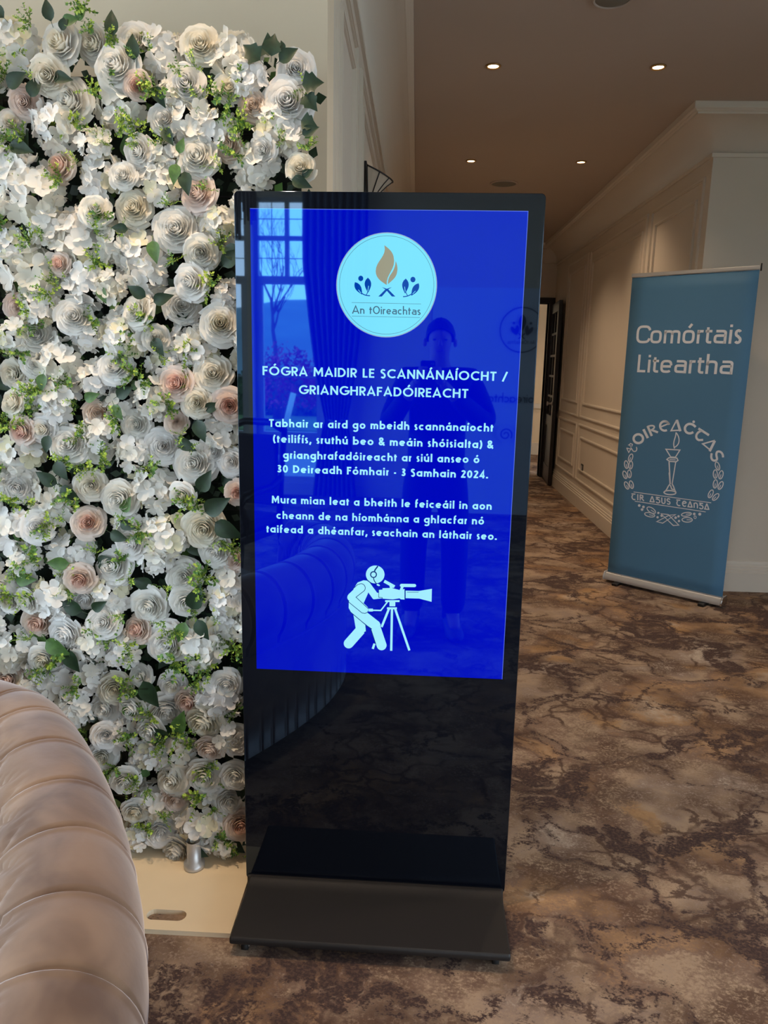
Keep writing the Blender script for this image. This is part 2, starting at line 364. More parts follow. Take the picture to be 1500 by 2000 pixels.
# dark door leaf with glazed lites, open against the right of the corridor end
dl = thing('door_leaf', 'dark wooden door with small glass panes, standing open at the corridor end', 'door', (1.705, 9.22, 0), radians(86))
LW, LH = .80, 2.25
d = MB().box(0, .11, -.022, .022, .01, LH).box(LW-.11, LW, -.022, .022, .01, LH).box(.11, LW-.11, -.022, .022, .01, .22).box(.11, LW-.11, -.022, .022, LH-.12, LH).box(.11, LW-.11, -.022, .022, .72, .86)
for z in (1.1, 1.35, 1.6, 1.87): d.box(.11, LW-.11, -.016, .016, z-.014, z+.014)
d.box(LW/2-.014, LW/2+.014, -.016, .016, .86, LH-.12)
d.build('door_frame', M['doorwood'], dl, .003)
MB().box(.11, LW-.11, -.01, .01, .22, .72).build('door_panel', M['doorwood'], dl)
M['doorglass'] = mat('dark_door_glass', (22, 22, 28), .05)
zz = [.86, 1.1, 1.35, 1.6, 1.87, LH-.12]
for i in range(5):
    for k in (0, 1):
        x0 = .11 if k == 0 else LW/2+.014; MB().box(x0, x0+(LW/2-.124), -.004, .004, zz[i]+.014, zz[i+1]-.014).build('pane', M['doorglass'], dl)
MB().lathe([(0, 0), (.025, 0), (.025, .01), (.012, .015), (.012, .04), (.026, .05), (.026, .065), (0, .07)], 14, (.06, .022, 1.02), axis='Y').build('door_knob', M['silver'], dl)
struct(MB().box(DX0-.07, DX0, YE-.02, YE+.17, 0, DZ+.07).box(DX1, DX1+.07, YE-.02, YE+.17, 0, DZ+.07).box(DX0, DX1, YE-.02, YE+.17, DZ, DZ+.07).build('trim_7', M['doorwood']))

# power socket on the right corridor wall
sk = tag(MB().box(XR-.008, XR, 7.74, 7.83, .39, .47).build('socket', mat('socket_plastic', (40, 36, 34), .4), None, .002), 'small dark power socket low on the panelled corridor wall', 'socket')
for y in (7.765, 7.805): MB().box(XR-.011, XR-.008, y-.010, y+.010, .405, .455).build('socket_plate', M['silver'], sk)

# ------------------------------------------------------------------ ceiling lights
M['lamp'] = mat('lamp_glow', (.9, .8, .6), .5, emit=(1, .78, .45), es=14)
M['gold'] = mat('brass_ring', (190, 150, 95), .3, metal=.8)
def downlight(x, y, z, label, w=DOWN_W, spread=115, group='recessed downlights in the ceiling'):
    t = thing('downlight', label, 'light', (x, y, z), 0, group)
    MB().lathe([(.029, 0), (.039, 0), (.041, -.004), (.039, -.008), (.033, -.009), (.028, -.006), (.028, 0)], 28).build('trim_ring', M['gold'], t)
    MB().lathe([(0, -.002), (.018, -.002), (.028, -.0035), (.028, 0)], 24).build('lens', M['lamp'], t)
    L = bpy.data.lights.new('spot', 'SPOT'); L.energy = w*4; L.spot_size = radians(spread); L.spot_blend = .9; L.color = (1, .74, .5); L.shadow_soft_size = .03
    o = bpy.data.objects.new('downlight_bulb', L); COL.objects.link(o); o.parent = t; o.location = (0, 0, -.02)
    return t
downlight(.353, 4.22, ZC, 'nearer left of the four glowing recessed downlights in the ceiling')
downlight(1.195, 4.22, ZC, 'nearer right of the four glowing recessed downlights in the ceiling')
downlight(.37, 6.04, ZC, 'farther left of the four glowing recessed downlights in the ceiling')
downlight(1.197, 6.04, ZC, 'farther right of the four glowing recessed downlights in the ceiling')
downlight(.80, 7.22, ZC, 'downlight deep in the corridor, peeping just above the top edge of the display', 16)
downlight(1.4, 11.4, ZC, 'downlight in the room beyond the corridor door', 14)
downlight(-.52, 1.50, ZC, 'downlight above the flower wall and its wooden foot', 22, 75)
downlight(-1.3, 1.4, ZC, 'downlight above the left of the flower wall', 7)
downlight(.6, 1.9, ZC, 'added unseen downlight above the carpet right of the display', 5)  # this and the following lamps are added room fill, out of view
downlight(1.9, 2.2, ZC, 'added unseen downlight in front of the right wall', 6)
downlight(2.6, 3.4, ZC, 'added unseen downlight above the right wall corner', 6)
downlight(.9, -.4, ZC, 'added unseen downlight above the carpet behind the photographer', 5)
def vent(x, y, r, label):
    t = thing('ceiling_speaker', label, 'speaker', (x, y, ZC), 0)
    MB().lathe([(r*.86, 0), (r, 0), (r, -.006), (r*.95, -.010), (r*.86, -.008), (r*.86, 0)], 32).build('rim', M['ceil'], t)
    MB().lathe([(r*.86, -.004), (r*.5, -.011), (0, -.013)], 32).build('grille', mat('vent_grille', (120, 116, 106), .6, bump=.6, bscale=600), t)
vent(.78, 3.50, .085, 'round ceiling speaker grille at the top edge, above the corridor')
vent(.70, 6.75, .12, 'flat round ceiling vent beyond the far pair of downlights')

# wall sconce on the left corridor wall
sc = thing('wall_sconce', 'fan-shaped glass wall sconce with dark ribs on the left corridor wall', 'lamp', (XL, 3.66, 0))
MB().box(0, .012, -.045, .045, 2.16, 2.37).box(.012, .05, -.012, .012, 2.17, 2.20).build('backplate', M['blackmetal'], sc, .003)
fan = MB(); ribs = MB(); N_ = 12
def fp(a, r, dx=0): return (.015+.115*sin(a)*r+dx, 0+.10*cos(a)*r*.9, 2.17+.17*r-.05*sin(a)*r*r)
for k in range(N_):
    a0, a1 = k*pi/N_, (k+1)*pi/N_
    for j in range(4):
        fan.add([fp(a0, j/4), fp(a1, j/4), fp(a1, (j+1)/4), fp(a0, (j+1)/4)], [(0, 1, 2, 3)], 0, True)
for k in range(0, N_+1, 2): ribs.tube([fp(k*pi/N_, j/4, .002) for j in range(5)], .003, 5)
ribs.tube([fp(k*pi/24, 1, .002) for k in range(25)], .0035, 5)
fan.build('lamp_shade', mat('frosted_shade', (188, 176, 160), .4), sc); ribs.build('rib', M['blackmetal'], sc)

# ------------------------------------------------------------------ stroke lettering
def arc(cx, cy, rx, ry, a0, a1, n=14, k=1.0):
    out = []
    for i in range(n+1):
        a = radians(a0+(a1-a0)*i/n); c, s = cos(a), sin(a)
        out.append((cx+rx*math.copysign(abs(c)**k, c), cy+ry*math.copysign(abs(s)**k, s)))
    return out
def glyph(ch, sw, xh, k=1.0, a2=False, nar=1.0):
    h = sw/2; T = 1-h; B = h; X = xh-h; r = X/2+B/2; hr = (X-B)/2; q = hr*nar   # lower bowls
    acc = None
    if ch in 'ÓÁÍóáíúé': acc = ch; ch = dict(zip('ÓÁÍóáíúé', 'OAIoaiue'))[ch]
    g = None
    if ch == ' ': return .44, []
    if ch == 'F': g = (.50, [[(h, 0), (h, 1)], [(h, T), (.5, T)], [(h, .52), (.45, .52)]])
    if ch == 'E': g = (.50, [[(h, 0), (h, 1)], [(h, T), (.5, T)], [(h, .52), (.46, .52)], [(h, B), (.5, B)]])
    if ch == 'L': g = (.46, [[(h, 1), (h, B), (.46, B)]])
    if ch == 'I': g = (sw, [[(h, 0), (h, 1)]])
    if ch == 'T': g = (.58, [[(0, T), (.58, T)], [(.29, 0), (.29, T)]])
    if ch == 'H': g = (.72, [[(h, 0), (h, 1)], [(.72-h, 0), (.72-h, 1)], [(h, .52), (.72-h, .52)]])
    if ch == 'N': g = (.74, [[(h, 0), (h, 1)], [(.74-h, 0), (.74-h, 1)], [(h, .93), (.74-h, .07)]])
    if ch == 'M': g = (.92, [[(h, 0), (h+.04, 1)], [(.92-h, 0), (.88-h, 1)], [(h+.04, .93), (.46, .3), (.88-h, .93)]])
    if ch == 'A': g = (.80, [[(h*.7, 0), (.4, .95), (.8-h*.7, 0)], [(.2, .28), (.6, .28)]])
    if ch == 'R': g = (.58, [[(h, 0), (h, 1)], [(h, T)]+arc(.30, (T+.45)/2, .24-h*.2, (T-.45)/2, 90, -90, 10)+[(h, .45)], [(.26, .45), (.52, 0)]])
    if ch == 'D': g = (.74, [[(h, 0), (h, 1)], [(h, T)]+arc(.28, .5, .46-h, T-.5, 90, -90, 14)+[(h, B)]])
    if ch == 'O': g = (.98*nar, [arc(.49*nar, .5, .49*nar-h, .5-h, 0, 360, 28, k)])
    if ch == 'C': g = (.80*nar, [arc(.49*nar, .5, .49*nar-h, .5-h, 48 if k == 1 else 20, 312 if k == 1 else 340, 22, k)])
    if ch == 'G': g = (.88*nar, [arc(.49*nar, .5, .49*nar-h, .5-h, 45, 360, 24, k)+[(.98*nar-h, .46)], [(.5, .46), (.98*nar-h*.2, .46)]])
    if ch == 'S': g = (.50, [arc(.25, .735, .25-h, .265-h, 25, 270, 14)+arc(.25, .265, .25-h, .235, 90, -150, 14)[1:]])
    if ch == '/': g = (.42, [[(.02, -.05), (.40, 1.02)]])
    if ch == '-': g = (.24, [[(0, .36), (.24, .36)]])
    if ch == '.': g = (sw*1.15, [[(0, h*1.1), (sw*1.15, h*1.1)]])
    if ch == ',': g = (sw, [[(sw*.8, sw), (sw*.2, -sw*.9)]])
    if ch == '(': g = (.26, [arc(.42, .45, .36, .66, 125, 235, 12)])
    if ch == ')': g = (.26, [arc(-.16, .45, .36, .66, 55, -55, 12)])
    if ch == '0': g = (.60, [arc(.3, .5, .3-h, .5-h, 0, 360, 22)])
    if ch == '2': g = (.52, [arc(.26, .74, .26-h, .26-h, 165, -30, 14)+[(h, B)], [(0, B), (.52, B)]])
    if ch == '3': g = (.50, [arc(.24, .75, .23-h, .25-h, 150, -90, 12)+arc(.24, .275, .26-h, .275-h, 90, -155, 14)])
    if ch == '4': g = (.58, [[(.42, 0), (.42, .96), (h*.8, .27), (.58, .27)]])
    if ch == '&': g = (.68, [[(.66, 0), (.17, .62)]+arc(.29, .80, .16, .16-h*.3, 205, -20, 10)+[(.40, .62)]+arc(.27, .27, .27-h, .27-h, 120, 330, 12)+[(.62, .42)]])
    if ch == '@': g = (.9, [arc(.45, .4, .2, .2, 0, 360, 16), arc(.45, .4, .42, .42, -60, 290, 22)])
    if a2 and ch == 'a':
        w = 2*q+sw; g = (w, [[(w-h, 0), (w-h, X-q*.5)]+arc(w-h-q*.9, X-q*.5, q*.9, q*.5, 0, 100, 8, k)+[(h*1.5, X)], [(w-h, xh*.58), (h+q*.6, xh*.58)]+arc(h+q*.6, xh*.31+h*.4, q*.6, xh*.27-h*.4, 90, 270, 8, k)+[(w-h, B)]])
    elif ch in 'adg':
        w = 2*q+sw; top = {'a': xh, 'd': 1.06, 'g': xh}[ch]
        st = [arc(h+q, r, q, hr, 0, 360, 22, k)]
        if ch == 'g': st.append([(w-h, top), (w-h, -.12)]+arc(h+q, -.12, q, .2, 0, -150, 10)[1:])
        else: st.append([(w-h, 0), (w-h, top)])
        g = (w, st)
    if ch == 'b': g = (2*q+sw, [arc(h+q, r, q, hr, 0, 360, 22, k), [(h, 0), (h, 1.06)]])
    if ch == 'o': g = (2*q+sw, [arc(h+q, r, q, hr, 0, 360, 22, k)])
    if ch == 'c': g = (1.7*q+sw, [arc(h+q, r, q, hr, 48, 312, 18, k)])
    if ch == 'e': g = (2*q+sw, [[(h*1.2, r+(-.03 if k == 1 else 0)), (h+2*q, r+(.03 if k == 1 else 0))], arc(h+q, r, q, hr, 4, 318, 20, k)])
    if ch == 's': g = (.36, [arc(.18, xh*.74, .18-h, xh*.26-h*.6, 30, 265, 10)+arc(.18, xh*.27, .18-h*.9, xh*.27-h*.8, 85, -150, 10)[1:]])
    if ch == 'l': g = (sw, [[(h, 0), (h, 1.06)]])
    if ch == 'i': g = (sw, [[(h, 0), (h, xh)]]+([] if acc else [[(0, xh+.2), (sw, xh+.2)]]))
    if ch in 'nh' : 
        w = q*1.75+sw; c = (w)/2; rr = w/2-h
        g = (w, [[(h, 0), (h, xh if ch == 'n' else 1.06)], arc(c, X-rr, rr, rr, 180, 0, 12, k)+[(w-h, 0)]])
    if ch == 'm':
        w1 = q*1.5+sw; rr = w1/2-h; c = w1/2; w = 2*(w1-sw)+sw
        g = (w, [[(h, 0), (h, xh)], arc(c, X-rr, rr, rr, 180, 0, 10, k)+[(w1-h, 0)], arc(c+w1-sw, X-rr, rr, rr, 180, 0, 10, k)+[(w-h, 0)]])
    if ch == 'u':
        w = q*1.75+sw; rr = w/2-h; g = (w, [[(h, xh)]+arc(w/2, B+rr, rr, rr, 180, 360, 12, k)+[(w-h, xh)], [(w-h, 0), (w-h, B+rr)]])
    if ch == 'r': g = (.30, [[(h, 0), (h, xh)], arc(.24, X-.17, .24-h, .17, 180, 75, 8, k)])
    if ch == 't': g = (.32, [[(.14, 0), (.14, .86)], [(0, xh-h), (.32, xh-h)]] if k == 1 else [[(.12, .86), (.12, .2)]+arc(.12+.16, .2+h-h, .16, .2-h, 180, 270, 6, k)+[(.34, B)], [(0, xh-h), (.34, xh-h)]])
    if ch == 'f': g = (.34, [[(.12, 0), (.12, .8)]+arc(.28, .8, .16, .22, 180, 80, 7), [(0, xh-h), (.32, xh-h)]])
    if g is None: g = (.3, [])
    w, st = g; st = [list(s) for s in st]
    if acc:
        top = 1.08 if acc.isupper() else xh+.12
        st.append([(w/2-.02, top), (w/2+.13, top+.20)])
    return w, st
def ribbon(m, pts, w, mapf, mi=0, closed=False):
    P = [Vector(p) for p in pts]
    P = [p for i, p in enumerate(P) if i == 0 or (p-P[i-1]).length > 1e-7]
    if len(P) > 2 and (P[0]-P[-1]).length < 1e-6: closed = True; P = P[:-1]
    n = len(P)
    if n < 2: return
    b = len(m.v); L = []; 
    for i in range(n):
        a = P[(i-1) % n] if (closed or i > 0) else None; c = P[(i+1) % n] if (closed or i < n-1) else None
        d0 = (P[i]-a).normalized() if a is not None else None; d1 = (c-P[i]).normalized() if c is not None else None
        if d0 is None: d0 = d1
        if d1 is None: d1 = d0
        n0 = Vector((-d0.y, d0.x)); n1 = Vector((-d1.y, d1.x)); t = n0+n1
        if t.length < .3: t = n0
        t.normalize(); s = 1/max(.45, t.dot(n0)); L.append(t*s*w/2)
    for i in range(n): m.v.append(mapf(P[i]+L[i])); m.v.append(mapf(P[i]-L[i]))
    for i in range(n if closed else n-1):
        j = (i+1) % n; m.f.append((b+2*i, b+2*i+1, b+2*j+1, b+2*j)); m.m.append(mi); m.sm.append(False)
def poly(m, pts, mapf, mi=0):
    b = len(m.v); m.v += [mapf(Vector(p)) for p in pts]; m.f.append(tuple(range(b, b+len(pts)))); m.m.append(mi); m.sm.append(False)
def disc(m, c, r, mapf, n=32, ry=None, rot=0, mi=0):
    ry = ry or r; poly(m, [(c[0]+r*cos(2*pi*i/n)*cos(rot)-ry*sin(2*pi*i/n)*sin(rot), c[1]+r*cos(2*pi*i/n)*sin(rot)+ry*sin(2*pi*i/n)*cos(rot)) for i in range(n)], mapf, mi)
def text_strokes(s, sw, xh, sp=.13, k=1.0, a2=False, nar=1.0):
    x = 0; out = []
    for ch in s:
        w, st = glyph(ch, sw, xh, k, a2, nar)
        for q in st: out.append([(x+p[0], p[1]) for p in q])
        x += w+(sp if ch != ' ' else 0)
    return out, x-sp
def put_text(name, s, x0, x1, z0, z1, cap, mat_, parent, y, sw=.15, xh=.64, sp=.13, k=1.0, a2=False, nar=1.0, label=None):
    """baseline runs from (x0,z0) to (x1,z1) on the parent's upright plane; letters reach x1 exactly"""
    st, wd = text_strokes(s, sw, xh, sp, k, a2, nar); m = MB(); sx_ = (x1-x0)/wd; sl = (z1-z0)/(x1-x0)
    def mp(p): xx = x0+p.x*sx_; return (xx, y, z0+(xx-x0)*sl+p.y*cap)
    for q in st: ribbon(m, q, sw, mp)
    o = m.build(name, mat_, parent, fix=False)
    if label: o['label'] = label
    return o

# ------------------------------------------------------------------ digital display kiosk
KP = (-.076, 1.806, 0); TH = -.0151
kio = thing('display_kiosk', 'tall black freestanding digital display with a bright blue screen', 'display', KP, TH)
pk_ = plane_uv(KP, TH)
def emi(name, c, s=1.0):
    m = mat(name, (.0, .0, .0), .02, emit=c, es=s); front_glass(m.node_tree.nodes['Principled BSDF'], (.22, .76, 1)); return m
M['scr'] = emi('screen_blue', (0.0, .002, .50)); M['txt'] = emi('screen_text', (.36, .84, 1)); M['disc'] = emi('screen_disc', (.2, .76, 1.0))
M['tan'] = emi('screen_tan', (.33, .31, .22)); M['navy'] = emi('screen_navy', (.0, .05, .40)); M['grey'] = emi('screen_grey', (.06, .14, .22)); M['line'] = emi('screen_dark_line', (0, .03, .2))
def rrect(x0, x1, z0, z1, r, n=6):
    out = []
    for cx, cz, a in ((x1-r, z1-r, 0), (x0+r, z1-r, 90), (x0+r, z0+r, 180), (x1-r, z0+r, 270)):
        for i in range(n+1): t = radians(a+90*i/n); out.append((cx+r*cos(t), cz+r*sin(t)))
    return out
MB().prism(rrect(-.361, .361, .04, 1.851, .012), .006, .052).build('housing', M['blackmetal'], kio, .004, 3)
MB().prism(rrect(-.359, .359, .042, 1.849, .010), 0, .006).build('front_glass', M['black'], kio, .0012, 2)
sy = -.0006
scr = MB(); poly(scr, [(-.3213, .669), (.3213, .669), (.3213, 1.811), (-.3213, 1.811)], lambda p: (p.x, sy, p.y)); scr = scr.build('screen', M['scr'], kio, fix=False)
# thin pale edge of the lit panel
ed = MB(); ribbon(ed, [(.3206, .669), (.3206, 1.8103), (-.3213, 1.8103)], .0014, lambda p: (p.x, sy-.0002, p.y)); ed.build('screen_edge', emi('screen_edge_blue', (.1, .16, .7)), scr, fix=False)
def T(s, a, b, cap, **kw):
    (xa, za), (xb, zb) = pk_(*a), pk_(*b); return put_text('lettering', s, xa, xb, za, zb, cap, M['txt'], scr, sy-.0004, **kw)
kw = dict(sw=.175, sp=.14)
T('FÓGRA MAIDIR LE SCANNÁNAÍOCHT /', (513, 732.5), (990, 744.5), .0215, **kw)
T('GRIANGHRAFADÓIREACHT', (584, 769.5), (914, 777.5), .0215, **kw)
kw = dict(sw=.20, xh=.70, sp=.16, nar=.96)
for s, a, b in (('Tabhair ar aird go mbeidh scannánaíocht', (525.6, 833.5), (963, 843)), ('(teilifís, sruthú beo & meáin shóisialta) &', (534, 864), (963, 876)),
                ('grianghrafadóireacht ar siúl anseo ó', (553, 895.5), (936, 904.5)), ('30 Deireadh Fómhair - 3 Samhain 2024.', (541.6, 922.5), (953, 934.5)),
                ('Mura mian leat a bheith le feiceáil in aon', (531, 982.5), (960, 995.5)), ('cheann de na híomhánna a ghlacfar nó', (540, 1013), (945, 1024.5)),
                ('taifead a dhéanfar, seachain an láthair seo.', (520.6, 1039.5), (970, 1054.5))):
    T(s, a, b, .0190, **kw)
# round emblem (crop of 1500 units spanning 230 px)
def em_map(y):
    def f(p): x, z = pk_(640+p.x*.15333, 440+p.y*.15333); return (x, y, z)
    return f
y1, y2, y3 = sy-.0004, sy-.0008, sy-.0012
def circle_local(m, c, r, y, n=72): poly(m, [(c[0]+r*cos(2*pi*i/n), c[1]+r*sin(2*pi*i/n)) for i in range(n)], lambda p: (p.x, y, p.y))
cc = (.0005, 1.6425); R_ = .1165
em = MB(); circle_local(em, cc, R_, y1); em = em.build('emblem', M['disc'], scr, fix=False)
rg = MB()
ribbon(rg, [(cc[0]+(R_+.001)*cos(2*pi*i/72), cc[1]+(R_+.001)*sin(2*pi*i/72)) for i in range(73)], .0022, lambda p: (p.x, y2, p.y), 0)
ribbon(rg, [(cc[0]+(R_-.0055)*cos(2*pi*i/72), cc[1]+(R_-.0055)*sin(2*pi*i/72)) for i in range(73)], .0008, lambda p: (p.x, y2, p.y), 1)
rg.build('emblem_ring', [emi('ring_pale', (.3, .45, .6)), M['grey']], scr, fix=False)
def bez(p0, p1, p2, p3, n=8): return [tuple((1-t)**3*a+3*(1-t)**2*t*b+3*(1-t)*t*t*c+t**3*d for a, b, c, d in zip(p0, p1, p2, p3)) for t in [i/n for i in range(n+1)]]
fl = MB(); mp = em_map(y2)
left = bez((722, 255), (760, 400), (612, 450), (612, 585))+bez((612, 585), (612, 680), (690, 720), (752, 762))[1:]
right_ = bez((752, 762), (740, 620), (880, 560), (840, 400))+bez((840, 400), (825, 330), (770, 290), (722, 255))[1:]
L1 = left; R1 = right_[::-1]
n_ = len(L1)
for i in range(n_-1): poly(fl, [L1[i], L1[i+1], R1[i+1], R1[i]], mp)
a_ = bez((866, 455), (885, 500), (895, 540), (886, 590))+bez((886, 590), (880, 670), (810, 710), (768, 752))[1:]
b_ = bez((866, 455), (862, 540), (830, 590), (800, 630))+bez((800, 630), (770, 680), (766, 710), (768, 752))[1:]
for i in range(len(a_)-1): poly(fl, [a_[i], a_[i+1], b_[i+1], b_[i]], mp)
fl.build('flame', M['tan'], scr, fix=False)
nv = MB()
disc(nv, (422, 678), 32, mp, 20, 35); disc(nv, (1086, 692), 32, mp, 20, 35)
def leafp(a, b, wd, n=8):
    a = Vector(a); b = Vector(b); d = b-a; q = Vector((-d.y, d.x)).normalized()
    return [tuple(a+d*t+q*wd*sin(pi*t**.8)) for t in [i/n for i in range(n+1)]], [tuple(a+d*t-q*wd*sin(pi*t**.8)) for t in [i/n for i in range(n+1)]]
for a, b, wd in (((348, 725), (440, 885), 38), ((512, 668), (515, 860), 42), ((1160, 740), (1065, 900), 38), ((995, 680), (985, 870), 42)):
    p, q = leafp(a, b, wd)
    for i in range(len(p)-1): poly(nv, [p[i], p[i+1], q[i+1], q[i]], mp)
ribbon(nv, bez((385, 820), (430, 870), (470, 900), (540, 898)), 12, mp); ribbon(nv, bez((522, 790), (515, 850), (500, 880), (485, 895)), 9, mp)
ribbon(nv, bez((1120, 830), (1070, 880), (1030, 910), (960, 910)), 12, mp); ribbon(nv, bez((980, 790), (990, 850), (1005, 880), (1020, 900)), 9, mp)
for s_ in (0, 1):
    f_ = (lambda x: x) if s_ == 0 else (lambda x: 1508-x)
    poly(nv, [(f_(x), y) for x, y in ((690, 788), (770, 815), (862, 908), (818, 908), (745, 825))], mp)
nv.build('emblem_leaves', M['navy'], scr, fix=False)
ti = MB(); mp3 = em_map(y3)
for a, b in (((392, 822), (425, 865)), ((522, 772), (512, 840)), ((1118, 838), (1082, 875)), ((980, 782), (988, 845))): ribbon(ti, [a, b], 7, mp3)
ti.build('leaf_vein', M['disc'], scr, fix=False)['kind'] = 'stuff'
gl = MB(); ribbon(gl, [(305, 985), (1190, 1003)], 4.5, mp); ribbon(gl, [(308, 1157), (1175, 1176)], 4.5, mp)
st, wd = text_strokes('An tOireachtas', .13, .64, .10, 1, True, .8)
for q in st: ribbon(gl, q, .13, lambda p: mp(Vector((312+p.x/wd*872, 1125+p.x/wd*18-p.y*103))))
gl.build('emblem_lettering', M['grey'], scr, fix=False)
# camera operator pictogram (crop of 1500 units spanning 220 px)
def ic(y):
    def f(p): x, z = pk_(650+p.x*.14667, 1080+p.y*.14667); return (x, y, z)
    return f
i1, i2, i3, i4 = ic(sy-.0004), ic(sy-.0008), ic(sy-.0012), ic(sy-.0016)
pg = MB()
disc(pg, (565, 285), 124, i1, 40, 119)
poly(pg, [(275, 480), (330, 392), (410, 362), (455, 368), (490, 395), (470, 535), (410, 668), (330, 600)], i1)
poly(pg, [(455, 368), (490, 392), (590, 528), (610, 530), (615, 590), (655, 590), (655, 602), (545, 616), (530, 605), (470, 520)], i1)
disc(pg, (605, 425), 24, i1, 16, 12, .4)
poly(pg, [(214, 645), (240, 620), (470, 800), (620, 918), (640, 960), (500, 1000), (430, 940), (250, 800), (212, 730)], i1)
ribbon(pg, [(558, 955), (650, 1228)], 132, i1); disc(pg, (650, 1228), 66, i1, 28)
poly(pg, [(275, 822), (432, 948), (440, 1045), (305, 1000)], i1)
ribbon(pg, [(372, 1022), (212, 1203)], 132, i1); disc(pg, (212, 1203), 66, i1, 28); disc(pg, (376, 1010), 62, i1, 24)
poly(pg, [(615, 490), (662, 486), (662, 468), (780, 464), (890, 492), (955, 477), (955, 618), (905, 615), (890, 602), (800, 616), (660, 606), (655, 588), (612, 584)], i2)
poly(pg, [(970, 500), (1145, 505), (1320, 475), (1315, 648), (1150, 605), (970, 600)], i2)
ribbon(pg, [(915, 430), (1090, 432)], 42, i2); disc(pg, (1090, 432), 20, i2, 16); disc(pg, (913, 430), 20, i2, 16); ribbon(pg, [(930, 440), (905, 500)], 34, i2)
ribbon(pg, [(685, 373), (822, 448)], 40, i2); ribbon(pg, [(772, 430), (782, 480)], 36, i2)
poly(pg, [(697, 627), (890, 627), (888, 652), (697, 652)], i1); poly(pg, [(755, 650), (832, 650), (832, 708), (755, 708)], i1); poly(pg, [(722, 722), (855, 722), (852, 748), (722, 748)], i1)
ribbon(pg, [(748, 742), (650, 985)], 30, i1); ribbon(pg, [(556, 1205), (532, 1275)], 30, i1); ribbon(pg, [(788, 742), (778, 1300)], 30, i1); ribbon(pg, [(830, 742), (1020, 1296)], 30, i1)
ribbon(pg, [(728, 650), (640, 764), (535, 762)], 18, i1); poly(pg, [(475, 740), (535, 740), (535, 778), (475, 778)], i1)
pg.build('pictogram', M['txt'], scr, fix=False)
dk = MB()
ribbon(dk, bez((600, 172), (585, 200), (560, 215), (556, 245)), 18, i3); disc(dk, (543, 285), 46, i3, 28)
ribbon(dk, bez((543, 325), (545, 360), (560, 385), (588, 412)), 12, i3)
ribbon(dk, [(275, 470), (330, 420), (375, 405)]+[(375+58*cos(radians(a)), 463+58*sin(radians(a))) for a in range(-80, 50, 10)]+[(310, 585), (470, 735)], 8, i4)
ribbon(dk, [(200, 640), (390, 795), (430, 802), (475, 780)], 8, i4)
ribbon(dk, [(232, 780), (440, 955), (520, 1010)], 9, i3); ribbon(dk, [(505, 1000), (575, 1215)], 9, i4); ribbon(dk, [(440, 955), (444, 1050)], 5, i4)
ribbon(dk, [(612, 484), (612, 588), (658, 590), (660, 610)], 7, i3); ribbon(dk, [(963, 472), (963, 622)], 9, i3); ribbon(dk, [(988, 520), (1142, 521)], 6, i3)
ribbon(dk, [(445, 345), (510, 400)], 10, i3)
dk.build('pictogram_outline', M['line'], scr, fix=False)['kind'] = 'stuff'
ar = MB(); ribbon(ar, [(378, 462), (245, 588)], 106, i3); disc(ar, (378, 462), 53, i3, 28); disc(ar, (247, 588), 53, i3, 24); ribbon(ar, [(247, 588), (420, 748)], 106, i3); disc(ar, (420, 748), 53, i3, 28); 
ar.build('pictogram_arm', M['txt'], scr, fix=False)
ec = MB(); disc(ec, (543, 285), 31, i4, 24); ec.build('pictogram_ear_cup', M['txt'], scr, fix=False)
# base plate with raised lip and castors
bpz = [(-.232, .032), (-.232, .048), (-.227, .052), (-.050, .050), (-.022, .058), (-.008, .060), (-.008, .032)]
MB().prism([(y, z) for y, z in bpz], -.347, .352, plane='YZ').build('base_plate', M['basemetal'], kio, .006, 4)
MB().box(-.347, .352, .052, .12, .030, .048).box(-.355, .355, -.008, .052, .030, .055).build('rear_plate', M['basemetal'], kio, .004)
for x, y in ((-.312, -.205), (.318, -.20), (-.31, .09), (.31, .09)):
    c = MB().lathe([(0, -.008), (.0145, -.008), (.015, 0), (.0145, .008), (0, .008)], 16, (x, y, .0152), axis='X').build('castor', M['rubber'], kio)
    MB().box(x-.011, x-.009, y-.006, y+.006, .012, .033).box(x+.009, x+.011, y-.006, y+.006, .012, .033).build('castor_fork', M['silver'], c)

# ------------------------------------------------------------------ roll-up banner
B1 = Vector((1.3825, 5.0609, 0)); B2 = Vector((1.9643, 4.5362, 0)); BC = (B1+B2)/2; BTH = math.atan2(B2.y-B1.y, B2.x-B1.x); BW = (B2-B1).length
ban = thing('rollup_banner', 'blue roll-up banner with white Irish lettering on a silver base', 'banner', tuple(BC), BTH)
pb = plane_uv(tuple(BC), BTH)
tx0, tz0 = pb(1236, 538); tx1, tz1 = pb(1485, 522)
M['blue'] = mat('banner_blue', (76, 124, 160), .65, noise=.04, nscale=1.2)
M['white'] = mat('banner_white', (226, 230, 238), .7)
bh = BW/2; NZ = 24
bm_ = MB()
for i in range(NZ+1):
    t = i/NZ; z = .062+(min(tz0, tz1)-.072)*t+.0; off = -.010*sin(pi*t)
    for j in range(9):
        s = j/8; x = (-bh+s*2*bh)*(1-t)+(tx0+s*(tx1-tx0))*t; zz_ = z+((tz1-tz0)*s*t if t else 0)
        bm_.v.append((x, -.004+off*.0, zz_))
for i in range(NZ):
    for j in range(8): a = i*9+j; bm_.f.append((a, a+1, a+10, a+9)); bm_.m.append(0); bm_.sm.append(True)
bo = bm_.build('banner_sheet', M['blue'], ban, fix=False)
so = bo.modifiers.new('s', 'SOLIDIFY'); so.thickness = .0008; so.offset = 1
zt = min(tz0, tz1)
